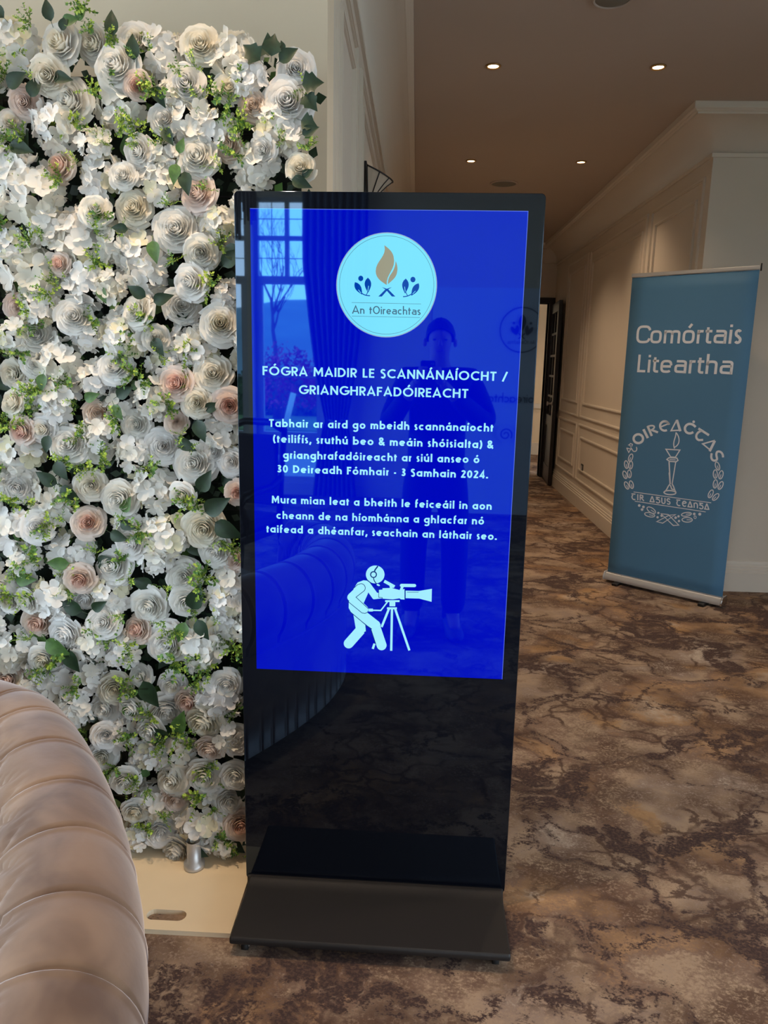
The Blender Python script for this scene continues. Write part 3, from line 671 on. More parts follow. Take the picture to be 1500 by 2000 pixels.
MB().add([(tx0-.004, -.012, tz0-.012), (tx1+.004, -.012, tz1-.012), (tx1+.004, .008, tz1-.012), (tx0-.004, .008, tz0-.012), (tx0-.004, -.012, tz0+.010), (tx1+.004, -.012, tz1+.010), (tx1+.004, .008, tz1+.010), (tx0-.004, .008, tz0+.010)],
     [(0, 3, 2, 1), (4, 5, 6, 7), (0, 1, 5, 4), (1, 2, 6, 5), (2, 3, 7, 6), (3, 0, 4, 7)]).build('top_rail', M['silver'], ban, .003)
MB().prism([(-.042, .018), (-.045, .045), (-.030, .068), (.03, .070), (.047, .045), (.045, .018)], -bh-.004, bh+.004, plane='YZ').build('base_cassette', M['silver'], ban, .004)
for s_ in (-1, 1):
    MB().prism([(-.046, .016), (-.048, .047), (-.030, .073), (.033, .075), (.050, .047), (.048, .016)], s_*(bh+.009)-.005, s_*(bh+.009)+.005, plane='YZ').build('end_cap', M['chrome'] if s_ > 0 else M['silver'], ban, .002)
    MB().box(s_*bh*.75-.02, s_*bh*.75+.02, -.09, .09, 0, .018).build('foot', M['blackmetal'], ban, .004)
MB().tube([(.0, .03, .06), (.0, .018, zt-.01)], .008, 10).build('support_pole', M['silver'], ban)
MB().tube([(tx1+.006, 0, tz1-.02), (tx1+.006, 0, tz1+.022)], .004, 8).build('rail_clip', M['blackmetal'], ban)
def BT(s, a, b, cap, **kw):
    (xa, za), (xb, zb) = pb(*a), pb(*b); return put_text('lettering', s, xa, xb, za, zb, cap, M['white'], ban, -.0062, **kw)
BT('Comórtais', (1242.5, 670.5), (1448, 671.5), .113, sw=.135, xh=.72, sp=.12, k=.62, a2=True, nar=.86)
BT('Liteartha', (1245, 727), (1431, 731.5), .113, sw=.135, xh=.72, sp=.12, k=.62, a2=True, nar=.86)
def bmp(p): x, z = pb(1200+p.x*.15333, 800+p.y*.15333); return (x, -.0062, z)
eb = MB()
def ell(c, rx, ry, rot=0, n=24): return [(c[0]+rx*cos(2*pi*i/n)*cos(rot)-ry*sin(2*pi*i/n)*sin(rot), c[1]+rx*cos(2*pi*i/n)*sin(rot)+ry*sin(2*pi*i/n)*cos(rot)) for i in range(n+1)]
Rb = lambda p, w: ribbon(eb, p, w*1.2+1, bmp)
Rb(ell((310, 370), 60, 56), 24)
Rb([(375, 250), (432, 362)], 26)
Rb([(428, 208), (482, 335)], 24); Rb(bez((428, 215), (520, 180), (545, 230), (470, 262)), 16); Rb([(478, 258), (560, 290)], 22)
Rb(ell((645, 208), 58, 60)[1:24][3:]+[], 22); Rb([(590, 222), (698, 178)], 14); Rb([(640, 150), (680, 160), (700, 180)], 18)
Rb([(800, 130), (728, 268), (835, 262)], 14); Rb([(800, 130), (845, 275)], 26)
Rb(bez((1040, 222), (1000, 170), (930, 165), (905, 225))+bez((905, 225), (890, 290), (960, 325), (1010, 285))[1:], 24); disc(eb, (1015, 155), 17, bmp, 16)
Rb([(1075, 240), (1210, 325)], 24); Rb(bez((1120, 270), (1040, 280), (1025, 370), (1080, 388))+[(1135, 385)], 22)
Rb([(1285, 395), (1218, 530)], 26); Rb([(1285, 392), (1130, 436), (1215, 505)], 14)
Rb(bez((1388, 608), (1395, 550), (1340, 515), (1312, 540))+bez((1312, 540), (1280, 590), (1350, 640), (1280, 650))[1:]+bez((1280, 650), (1230, 645), (1235, 590), (1245, 555))[1:], 22)
Rb([(160, 488), (228, 505)], 8); Rb([(162, 490), (188, 545), (214, 503)], 8); Rb([(180, 452), (198, 448), (212, 470)], 8); Rb([(195, 448), (210, 430), (236, 442), (225, 470)], 8)
Rb([(212, 480), (240, 520)], 10); Rb(bez((225, 500), (250, 560), (310, 530), (285, 475)), 10)
def lf(c, rx, ry, rot):
    Rb(ell(c, rx, ry, rot, 16), 9); a = rot; Rb([(c[0]+ry*.1*sin(a), c[1]-ry*.1*cos(a)), (c[0]-ry*.75*sin(a), c[1]+ry*.75*cos(a))], 7)
for c, r in (((212, 612), .35), ((158, 700), -.15), ((214, 706), .1), ((140, 830), -.3), ((196, 818), -.05), ((162, 965), -.4), ((222, 955), -.25)): lf(c, 24, 50, r)
for c, r in (((1318, 718), -.3), ((1290, 820), 0), ((1362, 830), .25), ((1290, 945), .15), ((1358, 965), .45), ((1232, 1072), .45), ((1295, 1112), .75)): lf(c, 26, 54, r)
Rb(bez((790, 290), (790, 370), (740, 400), (770, 495)), 11); Rb(bez((790, 290), (850, 360), (840, 450), (770, 480)), 10)
Rb([(662, 504), (840, 514), (782, 606), (722, 602), (662, 504)], 11); Rb([(700, 612), (800, 616), (815, 645), (790, 664), (706, 658), (674, 634), (700, 612)], 12); Rb([(705, 636), (785, 640)], 8)
Rb([(702, 665), (716, 950)], 13); Rb([(786, 668), (740, 950)], 10); Rb([(700, 800), (712, 950)], 8)
Rb(bez((712, 950), (680, 980), (680, 1020), (640, 1048)), 12); Rb(bez((742, 950), (768, 985), (765, 1020), (790, 1052)), 12); Rb(ell((712, 1056), 76, 26, .05), 12); Rb([(718, 960), (735, 1010), (765, 1020)], 12)
Rb([(250, 1048), (1238, 1186)], 7); Rb([(265, 1165), (1168, 1302)], 7)
GA = {'T': (.62, [[(0, .92), (.55, .96)], arc(.36, .42, .28, .40, 120, 310, 12)]), 'I': (.14, [[(.07, 0), (.07, 1)]]), 'R': (.6, [[(.08, 0), (.08, 1)], [(.08, .95), (.42, .88), (.45, .6), (.15, .5)], [(.25, .5), (.58, 0)]]),
      'A': (.62, [[(.3, 1), (.02, .06), (.5, .06)], [(.3, 1), (.6, 0)]]), 'G': (.58, [[(0, .92), (.55, .92)], [(.28, .92), (.1, .62)]+arc(.28, .3, .26, .3, 80, -150, 12)]),
      'U': (.55, [[(.06, 1), (.06, .3)]+arc(.28, .3, .22, .26, 180, 360, 10)+[(.5, 1)]]), 'S': (.5, [arc(.25, .73, .2, .22, 25, 270, 10)+arc(.25, .27, .2, .24, 90, -150, 10)[1:]]),
      'E': (.6, [[(.08, .5), (.52, .6)], arc(.32, .46, .27, .42, 20, 320, 16)]), 'N': (.55, [[(.06, 0), (.06, .85)], arc(.28, .55, .22, .3, 180, 0, 10)+[(.5, 0)]]), ' ': (.45, [])}
x_ = 0; run = []
for ch in 'TIR AGUS TEANGA':
    w, st = GA[ch]; run += [[(x_+p[0], p[1]) for p in q] for q in st]; x_ += w+.18
x_ -= .18
for q in run: Rb([(222+p[0]/x_*990, 1142+p[0]/x_*134-p[1]*76) for p in q], 11)
for c, r in (((322, 1220), 17), ((375, 1238), 17), ((358, 1272), 17), ((565, 1315), 15), ((555, 1370), 15), ((608, 1350), 17), ((785, 1375), 17), ((822, 1358), 15), ((828, 1418), 15), ((1022, 1328), 17), ((1092, 1330), 19)): disc(eb, c, r, bmp, 14)
Rb(ell((1033, 1370), 14, 17), 6)
for c, rx, ry, r in (((475, 1280), 30, 62, -1.0), ((455, 1338), 26, 66, -1.35), ((922, 1332), 24, 64, -1.7), ((932, 1402), 30, 66, -1.55)): lf(c, rx, ry, r)
Rb([(600, 1325), (690, 1335), (825, 1470), (755, 1475), (600, 1325)], 9); Rb([(785, 1335), (700, 1345), (545, 1425), (620, 1445), (785, 1335)], 9)
eb.build('printed_emblem', M['white'], ban, fix=False)

# ------------------------------------------------------------------ flower wall
fwall = thing('flower_wall', 'tall artificial flower wall of white roses and hydrangeas on a wooden foot', 'flower wall', (-.9, 2.03, 0))
FO = Vector((-.9, 2.03, 0))
M['petal_w'] = petal_mat('petal_white', (246, 245, 243), .3, .03)
M['petal_c'] = petal_mat('petal_cream', (244, 240, 230), .3, .04)
M['petal_p'] = petal_mat('petal_blush', (240, 226, 218), .3, .04)
M['petal_pk'] = petal_mat('petal_blush_heart', (240, 212, 202), .3, .05)
M['petal_y'] = petal_mat('petal_pale_yellow', (240, 236, 212), .3, .05)
M['leaf_d'] = mat('leaf_dark', (30, 54, 32), .45, noise=.3, nscale=4)
M['leaf_m'] = mat('leaf_mid', (74, 108, 52), .45, noise=.3, nscale=4)
M['sprig_l'] = mat('sprig_light', (158, 184, 70), .6, noise=.35, nscale=5)
M['sprig_d'] = mat('sprig_dark', (84, 126, 56), .6, noise=.35, nscale=5)
M['back'] = mat('backing_mesh', (22, 32, 24), .9, noise=.3, nscale=20)
M['plywood'] = mat('pale_plywood', (244, 224, 190), .6, noise=.06, nscale=3)

def rose_bm(seed, full=1.0):
    R = random.Random(seed); m = MB()
    rings = [(.10, .80, 3, .0), (.19, .79, 3, .05), (.30, .76, 4, .08), (.42, .70, 5, .12), (.56, .62, 5, .18), (.72, .52, 6, .30), (.90, .38, 6, .55), (1.0, .20, 5, .8)]
    for k, (r, h, n, curl) in enumerate(rings):
        ph = R.random()*6.28
        for j in range(n):
            a0 = ph+j*2*pi/n+R.uniform(-.12, .12); hw = pi/n*1.35; hh = h*R.uniform(.94, 1.05); rr = r*R.uniform(.94, 1.06)
            NU, NV = 6, 4; b = len(m.v); ru = R.uniform(0, 6); wob = .018+.02*(k > 3)
            for iv in range(NV+1):
                v = iv/NV
                for iu in range(NU+1):
                    u = iu/NU*2-1; a = a0+u*hw
                    top = 1-.22*abs(u)**2.2
                    rad = rr*(.35+.65*sin(v*pi/2)**.8)*(1+.09*u)+curl*.16*max(0, v-.55)/.45*(1-.3*u*u)*full
                    z = hh*v*top-curl*.22*max(0, v-.7)/.3*full
                    rad += wob*sin(5*u+ru)*v*v; z += wob*cos(4*u+ru)*v*v
                    m.v.append((rad*cos(a), rad*sin(a), z-.15))
            for iv in range(NV):
                for iu in range(NU):
                    q = b+iv*(NU+1)+iu; m.f.append((q, q+1, q+NU+2, q+NU+1)); m.m.append(1 if k < 4 else 0); m.sm.append(True)
    return m
def hyd_bm(seed, n=22):
    R = random.Random(seed); m = MB()
    for i in range(n):
        z = 1-(i+.5)/n*1.05; rr = sqrt(max(0, 1-z*z)); a = i*2.39996+R.uniform(-.4, .4)
        d = Vector((rr*cos(a), rr*sin(a), z*.85+R.uniform(-.14, .14))); c = d*R.uniform(.78, 1.0)
        nrm = (d.normalized()+Vector((R.uniform(-.6, .6), R.uniform(-.6, .6), R.uniform(-.1, .5)))).normalized()
        t = nrm.orthogonal().normalized(); q = nrm.cross(t); rot = R.random()*6.28; s = R.uniform(.36, .50); mi = 1 if R.random() < .25 else 0
        for p in range(4):
            a1 = rot+p*pi/2+R.uniform(-.15, .15); e = t*cos(a1)+q*sin(a1); f = nrm.cross(e); up = R.uniform(.02, .38); tw = R.uniform(-.12, .12); dr = R.uniform(-.1, .12)
            rows = [(0.0, .06, 0), (.30, .36, .05), (.62, .54, .12+up*.3), (.90, .46, up*.8+.05), (1.06, .18, up+dr)]
            vs = []
            for (x, w, h) in rows:
                for k in (-1, -.4, .4, 1): vs.append(c+e*s*x+f*s*w*k+nrm*s*(h+(abs(k)**2)*.16*x+tw*k*x))
            m.add(vs, [(r*4+k, r*4+k+1, r*4+k+5, r*4+k+4) for r in range(4) for k in range(3)], mi, True)
    return m
def leaf_bm(seed, ivy=False):
    R = random.Random(seed); m = MB(); n = 7; vs = []; cu = R.uniform(.15, .4)
    for i in range(n+1):
        t = i/n; w = .34*sin(pi*min(1, t**.75))*(1-.25*t)+.003
        if ivy: w *= 1.2+.5*(i in (2, 4))
        z = -cu*t*t; x = t
        vs += [(x, w, z+w*.35), (x, 0, z), (x, -w, z+w*.35)]
    fs = []
    for i in range(n):
        a = i*3; fs += [(a, a+1, a+4, a+3), (a+1, a+2, a+5, a+4)]
    m.add(vs, fs, 0, True); m.tube([(-.25, 0, -.03), (0, 0, 0)], .015, 4); return m
def sprig_bm(seed, dense=True):
    R = random.Random(seed); m = MB()
    for s in range(7 if dense else 5):
        d = Vector((R.uniform(-1, 1), R.uniform(-1, 1), R.uniform(.5, 1.3))).normalized(); L = R.uniform(.6, 1.05); p = Vector((0, 0, 0)); pts = [p.copy()]
        for k in range(6):
            d = (d+Vector((R.uniform(-.25, .25), R.uniform(-.25, .25), R.uniform(-.15, .15)))).normalized(); p = p+d*L/6; pts.append(p.copy())
            for w in range(3 if dense else 2):
                a = R.random()*6.28; o = d.orthogonal().normalized(); q = d.cross(o); e = (o*cos(a)+q*sin(a)+d*.7).normalized(); f = e.cross(d).normalized()
                ll = R.uniform(.13, .22); ww = ll*(.34 if dense else .18)
                m.add([p, p+e*ll*.5+f*ww, p+e*ll, p+e*ll*.5-f*ww], [(0, 1, 2, 3)], 0 if R.random() < .7 else 1)
        m.tube(pts[::2], .012, 3, 1, caps=False)
    return m
ROSE = {}
for key, ma in (('w', ['petal_w', 'petal_w']), ('c', ['petal_w', 'petal_c']), ('C', ['petal_c', 'petal_c']), ('p', ['petal_p', 'petal_p']), ('P', ['petal_p', 'petal_pk'])):
    ROSE[key] = [rose_bm(sd, 1.0 if sd % 2 else .6).mesh('rose', [M[x] for x in ma], False) for sd in (11, 12, 13)]
HYD = {'w': [hyd_bm(s).mesh('hydrangea', [M['petal_w'], M['petal_c']], False) for s in (1, 2, 3)], 'y': [hyd_bm(s).mesh('hydrangea', [M['petal_w'], M['petal_y']], False) for s in (4, 5)]}
LEAF = [leaf_bm(s).mesh('leaf', [M[x]], False) for s, x in ((1, 'leaf_d'), (2, 'leaf_d'), (3, 'leaf_m'))]+[leaf_bm(9, True).mesh('leaf', [M['leaf_d']], False)]
SPR = [sprig_bm(s, s % 3 != 0).mesh('sprig', [M['sprig_l'], M['sprig_d']] if s % 2 else [M['sprig_d'], M['sprig_l']], False) for s in range(1, 7)]
def put(name, me, pos, dirv, s, spin=None, sz=None, label=None):
    o = bpy.data.objects.new(name, me); COL.objects.link(o); o.parent = fwall
    q = Vector(dirv).to_track_quat('Z', 'Y').to_matrix(); r = Matrix.Rotation(spin if spin is not None else random.random()*6.28, 3, 'Z')
    mt = (q @ r).to_4x4(); mt = Matrix.Translation(Vector(pos)-FO) @ mt @ Matrix.Diagonal((s, s, sz or s, 1)); o.matrix_local = mt
    if label: o['label'] = label
    return o
FY = .13
def fpos(u, v, Y=1.80):
    Y += FY; d = ray(u, v); t = Y/d.y; P = Vector((0, 0, CH))+d*t; return P, t
placed = []
roses = '''113 81 34 c;179 81 29 c;222 124 36 w;88 143 30 C;132 196 35 w;260 75 28 c;388 83 30 C;360 160 31 w;265 164 22 P;576 132 30 w;559 192 40 w;444 170 25 c;493 205 24 p;43 196 25 p
318 230 24 w;115 322 26 P;267 294 26 w;382 305 34 w;444 282 24 p;512 290 22 w;585 326 24 C;237 341 22 w;258 405 29 C;340 446 37 w;390 491 28 w;384 376 30 p;369 550 30 w;427 632 34 c;350 597 29 w;139 618 29 w;264 606 29 w
64 655 29 w;32 598 23 p;113 515 18 P;183 410 26 w;420 448 26 w;17 238 22 c;65 710 23 w;20 730 22 C;220 717 28 w;413 730 31 C;342 750 29 P;445 793 28 P;302 660 22 w;382 787 25 C;187 807 24 p;20 787 22 C
343 825 19 p;38 843 24 P;130 870 32 w;80 840 22 c;263 830 24 w;315 873 30 w;377 907 34 w;187 880 24 w;415 883 24 w;450 903 24 w;173 950 26 C;28 953 26 w;230 977 31 w;353 970 22 c;168 1023 26 P;68 1030 27 w
395 1035 34 C;418 1077 29 w;253 1063 28 w;462 963 21 P;218 1110 30 w;152 1133 25 P;32 1137 26 w;357 1130 29 w;457 1097 20 p;363 1177 28 w;288 1187 30 w;163 1170 22 w;48 1177 22 w;70 1217 28 P;123 1240 28 w
198 1220 27 w;267 1233 24 P;323 1260 35 w;221 1349 27 C;322 1391 31 w;255 1387 25 w;367 1374 25 P;396 1415 31 C;334 1340 23 c;291 1430 24 w;409 1466 23 p;397 1522 29 w;457 1520 24 w;341 1565 24 p;334 1530 26 C
446 1569 26 w;467 1617 26 P;311 1629 29 w;343 1666 27 w;202 1388 24 w;197 1482 24 c;202 1440 22 w;240 1530 24 w;262 1590 22 c;12 1330 24 P;80 1290 24 c;440 1340 24 w;460 1450 24 w'''
for e in roses.replace('\n', ';').split(';'):
    u, v, r, k = e.split(); u, v, r = float(u), float(v), float(r)
    Y = 1.775+random.uniform(-.012, .02); P, t = fpos(u, v, Y); s = r*t/FPX*1.22
    d = Vector((random.uniform(-.38, .38), -1, random.uniform(-.25, .35)))
    if r > 33: d = Vector((random.uniform(-.2, .2), -1, random.uniform(-.05, .25)))
    put('rose', random.choice(ROSE[k]), P+Vector((0, s*.35, 0)), d, s, sz=s*1.0, label='blush pink rose' if k in 'pP' else None); placed.append((P.x, P.z, s))
hyds = '''21 90 48;316 102 42;456 111 46;230 205 44;102 243 42;367 239 44;422 256 36;537 247 42;495 324 42;196 341 42;55 371 56;311 354 40;145 461 50;55 538 56;273 499 46;226 478 38;162 550 44;282 533 38;431 439 34;239 640 34;444 576 26
110 703 42;240 667 42;367 670 40;110 767 42;100 803 36;187 740 34;300 780 38;433 847 36;37 893 44;193 847 34;257 887 32;97 973 46;297 957 40;317 1053 44;20 1040 40;133 1090 42;300 1087 36;447 1137 38;440 1180 34
100 1173 42;213 1160 36;393 1267 42;430 1230 34;173 1260 36;30 1267 36;233 1273 34;86 1321 48;139 1392 36;172 1332 34;424 1366 42;232 1434 32;334 1475 42;296 1569 38;386 1614 50;440 1440 30;277 1480 28;10 1300 34;259 1640 26;432 1650 28;56 1350 34
500 60 1;180 280 30;20 320 34;210 560 30;20 480 36;75 600 34;320 300 26;30 660 34;170 650 34;320 715 32;60 760 34;230 790 28;480 150 34;560 260 36;330 180 24;90 440 34;400 420 26;400 700 28;250 1030 28'''
for e in hyds.replace('\n', ';').split(';'):
    u, v, r = map(float, e.split())
    if r < 5: continue
    Y = 1.79+random.uniform(-.01, .02); P, t = fpos(u, v, Y); s = r*t/FPX*1.0
    put('hydrangea', random.choice(HYD['y' if random.random() < .35 else 'w']), P+Vector((0, s*.35, 0)), (random.uniform(-.3, .3), -1, random.uniform(-.2, .3)), s, sz=s*.8); placed.append((P.x, P.z, s))
# blooms outside the frame on the left and hidden behind the display
X0, X1, Z0, Z1 = -1.72, -.275, .035, 2.20
tries = 0
while tries < 2500:
    tries += 1; x = random.uniform(X0+.03, X1-.03); z = random.uniform(Z0+.06, Z1-.03); s = random.choice((.030, .034, .042))
    if any((x-a)**2+(z-b)**2 < (.80*(s+r))**2 for a, b, r in placed): continue
    inview = x > -1.06 and not (x > -.45 and z < 1.8)
    if inview and random.random() < .93: continue
    y = FY+(1.815 if inview else 1.80)
    if random.random() < .55: put('rose', random.choice(ROSE[random.choice('wwwwccCp')]), (x, y, z), (random.uniform(-.4, .4), -1, random.uniform(-.3, .4)), s)
    else: s *= 1.2; put('hydrangea', random.choice(HYD['w']), (x, y, z), (random.uniform(-.3, .3), -1, random.uniform(-.2, .3)), s)
    placed.append((x, z, s))
# broad leaves in the gaps and along the edges
nl = 0
def edge_leaf(u, v, ang, s, k=None):
    P, t = fpos(u, v, 1.772); d = Vector((random.uniform(-.3, .3), -1, .2))
    o = bpy.data.objects.new('leaf', LEAF[k if k is not None else random.randrange(4)]); COL.objects.link(o); o.parent = fwall
    a = radians(ang); xd = Vector((cos(a), -.25, sin(a))).normalized(); zd = (Vector((0, -1, 0))-xd*xd.dot(Vector((0, -1, 0)))).normalized(); yd = zd.cross(xd)
    mt = Matrix((xd, yd, zd)).transposed().to_4x4(); sc_ = s*t/FPX
    o.matrix_local = Matrix.Translation(P-FO) @ mt @ Matrix.Scale(sc_, 4)
for a in ((100, 42, 100, 40, 0), (122, 44, 10, 36, 2), (8, 35, 130, 38, 1), (222, 70, 95, 46, 1), (530, 110, 80, 40, 3), (508, 118, 140, 42, 3), (555, 98, 110, 18, 0), (590, 165, 5, 42, 3), (595, 185, -50, 38, 3), (588, 235, -20, 34, 3),
          (590, 262, 20, 36, 0), (545, 120, 30, 44, 0), (590, 345, 30, 26, 0), (570, 350, -20, 40, 1), (262, 118, 90, 46, 0), (105, 150, -10, 40, 0), (320, 250, -60, 38, 0), (350, 300, 70, 30, 2), (345, 320, -100, 40, 2), (360, 335, -80, 46, 0),
          (250, 448, 175, 32, 0), (298, 470, -80, 44, 2), (195, 560, -70, 34, 2), (300, 590, 20, 40, 1), (285, 580, 150, 40, 0), (85, 730, -100, 36, 2), (165, 780, 20, 34, 2), (228, 775, 30, 40, 0), (222, 790, -60, 34, 2), (385, 820, -70, 46, 0), (400, 800, 20, 34, 1),
          (95, 850, -100, 36, 0), (110, 900, -60, 44, 0), (112, 945, 150, 46, 0), (120, 950, -40, 44, 1), (350, 860, -30, 40, 0), (240, 1000, 60, 36, 2), (235, 1020, -20, 34, 0), (135, 1100, 180, 44, 2), (30, 1130, 0, 44, 2), (375, 1190, 70, 56, 0), (385, 1210, -60, 46, 0), (362, 1215, -110, 44, 2),
          (160, 1195, 150, 50, 1), (180, 1190, 30, 36, 0), (90, 1250, -30, 56, 2), (130, 1270, -60, 50, 0), (240, 1380, -40, 30, 2), (280, 1330, -60, 60, 0), (265, 1360, 30, 40, 0), (345, 1430, 70, 50, 2), (330, 1440, 150, 40, 0), (370, 1650, -30, 44, 0),
          (215, 1040, -20, 40, 0), (400, 1000, 30, 60, 0), (420, 1020, -30, 60, 1), (390, 960, 60, 50, 0), (120, 60, 60, 30, 0), (150, 40, 45, 30, 2), (300, 170, -60, 40, 1), (15, 170, 30, 50, 0), (20, 280, -20, 50, 0), (60, 190, 60, 46, 1), (440, 480, -40, 50, 1), (435, 520, 40, 50, 0), (300, 660, -60, 40, 0)):
    edge_leaf(*a)
for i in range(230):
    x = random.uniform(X0, X1+.01); z = random.uniform(Z0, Z1+.01)
    P = Vector((x, FY+1.82+random.uniform(-.01, .02), z)); a = random.random()*6.28
    xd = Vector((cos(a), -.5, sin(a))).normalized(); zd = (Vector((random.uniform(-.5, .5), -1, random.uniform(-.2, .6)))); zd = (zd-xd*xd.dot(zd)).normalized(); yd = zd.cross(xd)
    o = bpy.data.objects.new('leaf', random.choice(LEAF)); COL.objects.link(o); o.parent = fwall
    o.matrix_local = Matrix.Translation(P-FO) @ Matrix((xd, yd, zd)).transposed().to_4x4() @ Matrix.Scale(random.uniform(.045, .068), 4)
# small light green sprigs
sp = '''165 15 26;180 60 20;60 45 22;380 130 26;360 145 22;310 185 26;290 175 24;265 115 24;210 80 22;430 195 26;445 210 24;480 240 28;470 270 22;180 180 22;260 240 26;240 250 22;200 270 24;215 285 20;320 280 22;120 350 24;150 320 24;400 370 24;430 330 24;330 400 24;200 420 22;190 460 26;80 450 24;60 470 24;340 510 26;430 480 22;190 520 26;110 560 26;95 575 24;20 270 24;40 290 24;30 640 22;410 560 26;280 620 26;180 630 22;50 600 24;550 280 22;600 290 20;455 300 24;60 150 22;10 150 24
40 690 26;60 770 26;75 760 22;310 690 26;240 700 22;260 730 28;275 745 24;140 750 24;15 830 26;25 840 22;320 790 24;330 800 20;225 820 24;150 790 22;355 850 24;370 870 22;155 850 22;180 910 26;130 900 24;200 900 24;300 920 24;130 970 26;150 990 22;60 990 26;20 980 24;375 970 28;360 990 26;90 1020 26;60 1080 30;80 1090 26;40 1110 24;240 1010 24;190 1080 24;270 1040 26;250 1130 24;330 1150 22;400 1125 28;390 1145 26;430 1055 26;450 1070 22;20 1160 26;50 1170 22;130 1150 24;200 1230 24;240 1200 26;320 1215 24;420 1195 22;340 1230 24;60 1250 24;250 1260 24;460 1270 24
110 1290 30;90 1300 26;240 1330 26;340 1290 30;410 1300 26;390 1290 22;150 1340 22;300 1400 26;350 1440 26;320 1450 24;250 1440 24;150 1430 22;290 1540 24;400 1500 24;390 1560 26;420 1580 22;270 1520 22;320 1600 26;420 1640 24;290 1620 22;230 1500 22;440 1640 24'''
for e in sp.replace('\n', ';').split(';'):
    u, v, r = map(float, e.split()); P, t = fpos(u, v, 1.785); s = r*t/FPX*1.55
    put('sprig', random.choice(SPR), P+Vector((0, .0, 0)), (random.uniform(-.5, .5), -1, random.uniform(-.3, .6)), s)
for i in range(120):
    x = random.uniform(X0, X1); z = random.uniform(Z0, Z1)
    put('sprig', random.choice(SPR), (x, FY+1.80, z), (random.uniform(-.5, .5), -1, random.uniform(-.3, .5)), random.uniform(.036, .052))
# dense dark foliage behind, joined
fo = MB()
for i in range(3000):
    x = random.uniform(X0, X1+.015); z = random.uniform(Z0, Z1+.015); y = FY+random.uniform(1.84, 1.885); a = random.random()*6.28; s = random.uniform(.02, .045)
    c = Vector((x, y, z))-FO; e = Vector((cos(a), random.uniform(-.7, .2), sin(a)))*s; f = Vector((-sin(a), random.uniform(-.3, .3), cos(a)))*s*.35
    fo.add([c, c+e*.5+f, c+e, c+e*.5-f], [(0, 1, 2, 3)], 0 if i % 5 else 1)
fo = fo.build('foliage', [M['leaf_d'], M['sprig_d']], fwall, fix=False); fo['kind'] = 'stuff'
MB().box(X0+.02-FO.x, X1-.035-FO.x, -.012, .0, Z0+.04, Z1-.04).build('backing_panel', M['back'], fwall)
wire = MB()
for i in range(28): z = Z0+.04+i*.075; wire.box(X0+.02-FO.x, X1-.03-FO.x, -.02, -.017, z, z+.003)
for i in range(17): x = X0+.03-FO.x+i*.077; wire.box(x, x+.003, -.023, -.02, Z0+.04, Z1-.04)
wire = wire.build('wire_grid', M['blackmetal'], fwall)
for x in (-.605, -1.45):
    MB().lathe([(.030, .016), (.030, .03), (.020, .034), (.020, .10)], 20, (x-FO.x, -.145, 0)).build('pole_socket', M['silver'], fwall)
for x in (-.545, -1.45):
    MB().lathe([(.019, .10), (.019, 2.25), (.0215, 2.252), (.0215, 2.262), (.0195, 2.264), (.0195, 2.275), (.017, 2.277), (0, 2.277)], 20, (x-FO.x, .022, 0)).build('upright_pole', M['chrome'], fwall)
# wooden foot with a slotted hand hole, resting on the floor
ft = thing('wooden_foot_board', 'pale plywood foot board with an oval hand slot under the flower wall', 'board', (-.9, 1.9, 0))
def slot(cx, cy, hl, r, n=8): return [(cx+hl+r*cos(radians(a)), cy+r*sin(radians(a))) for a in range(-90, 91, 22)]+[(cx-hl-r*cos(radians(a)), cy-r*sin(radians(a))) for a in range(-90, 91, 22)]
bmb = bmesh.new(); ox, oy = -.9, 1.9
outer = [(-1.7-ox, 1.64-oy), (-.437-ox, 1.637-oy), (-.437-ox, 2.1-oy), (-1.7-ox, 2.1-oy)]
ov = [bmb.verts.new((x, y, .014)) for x, y in outer]
es = [bmb.edges.new((ov[i], ov[(i+1) % 4])) for i in range(4)]
for cx in (-.622, -1.45):
    sv = [bmb.verts.new((x-ox, y-oy, .014)) for x, y in slot(cx, 1.690, .034, .019)]
    es += [bmb.edges.new((sv[i], sv[(i+1) % len(sv)])) for i in range(len(sv))]
bmesh.ops.triangle_fill(bmb, use_beauty=True, edges=es)
ex = bmesh.ops.extrude_face_region(bmb, geom=list(bmb.faces)); bmesh.ops.translate(bmb, verts=[g for g in ex['geom'] if isinstance(g, bmesh.types.BMVert)], vec=(0, 0, -.0138))
bmesh.ops.recalc_face_normals(bmb, faces=bmb.faces)
me = bpy.data.meshes.new('board'); bmb.to_mesh(me); bmb.free(); me.materials.append(M['plywood'])
o = bpy.data.objects.new('board', me); COL.objects.link(o); o.parent = ft

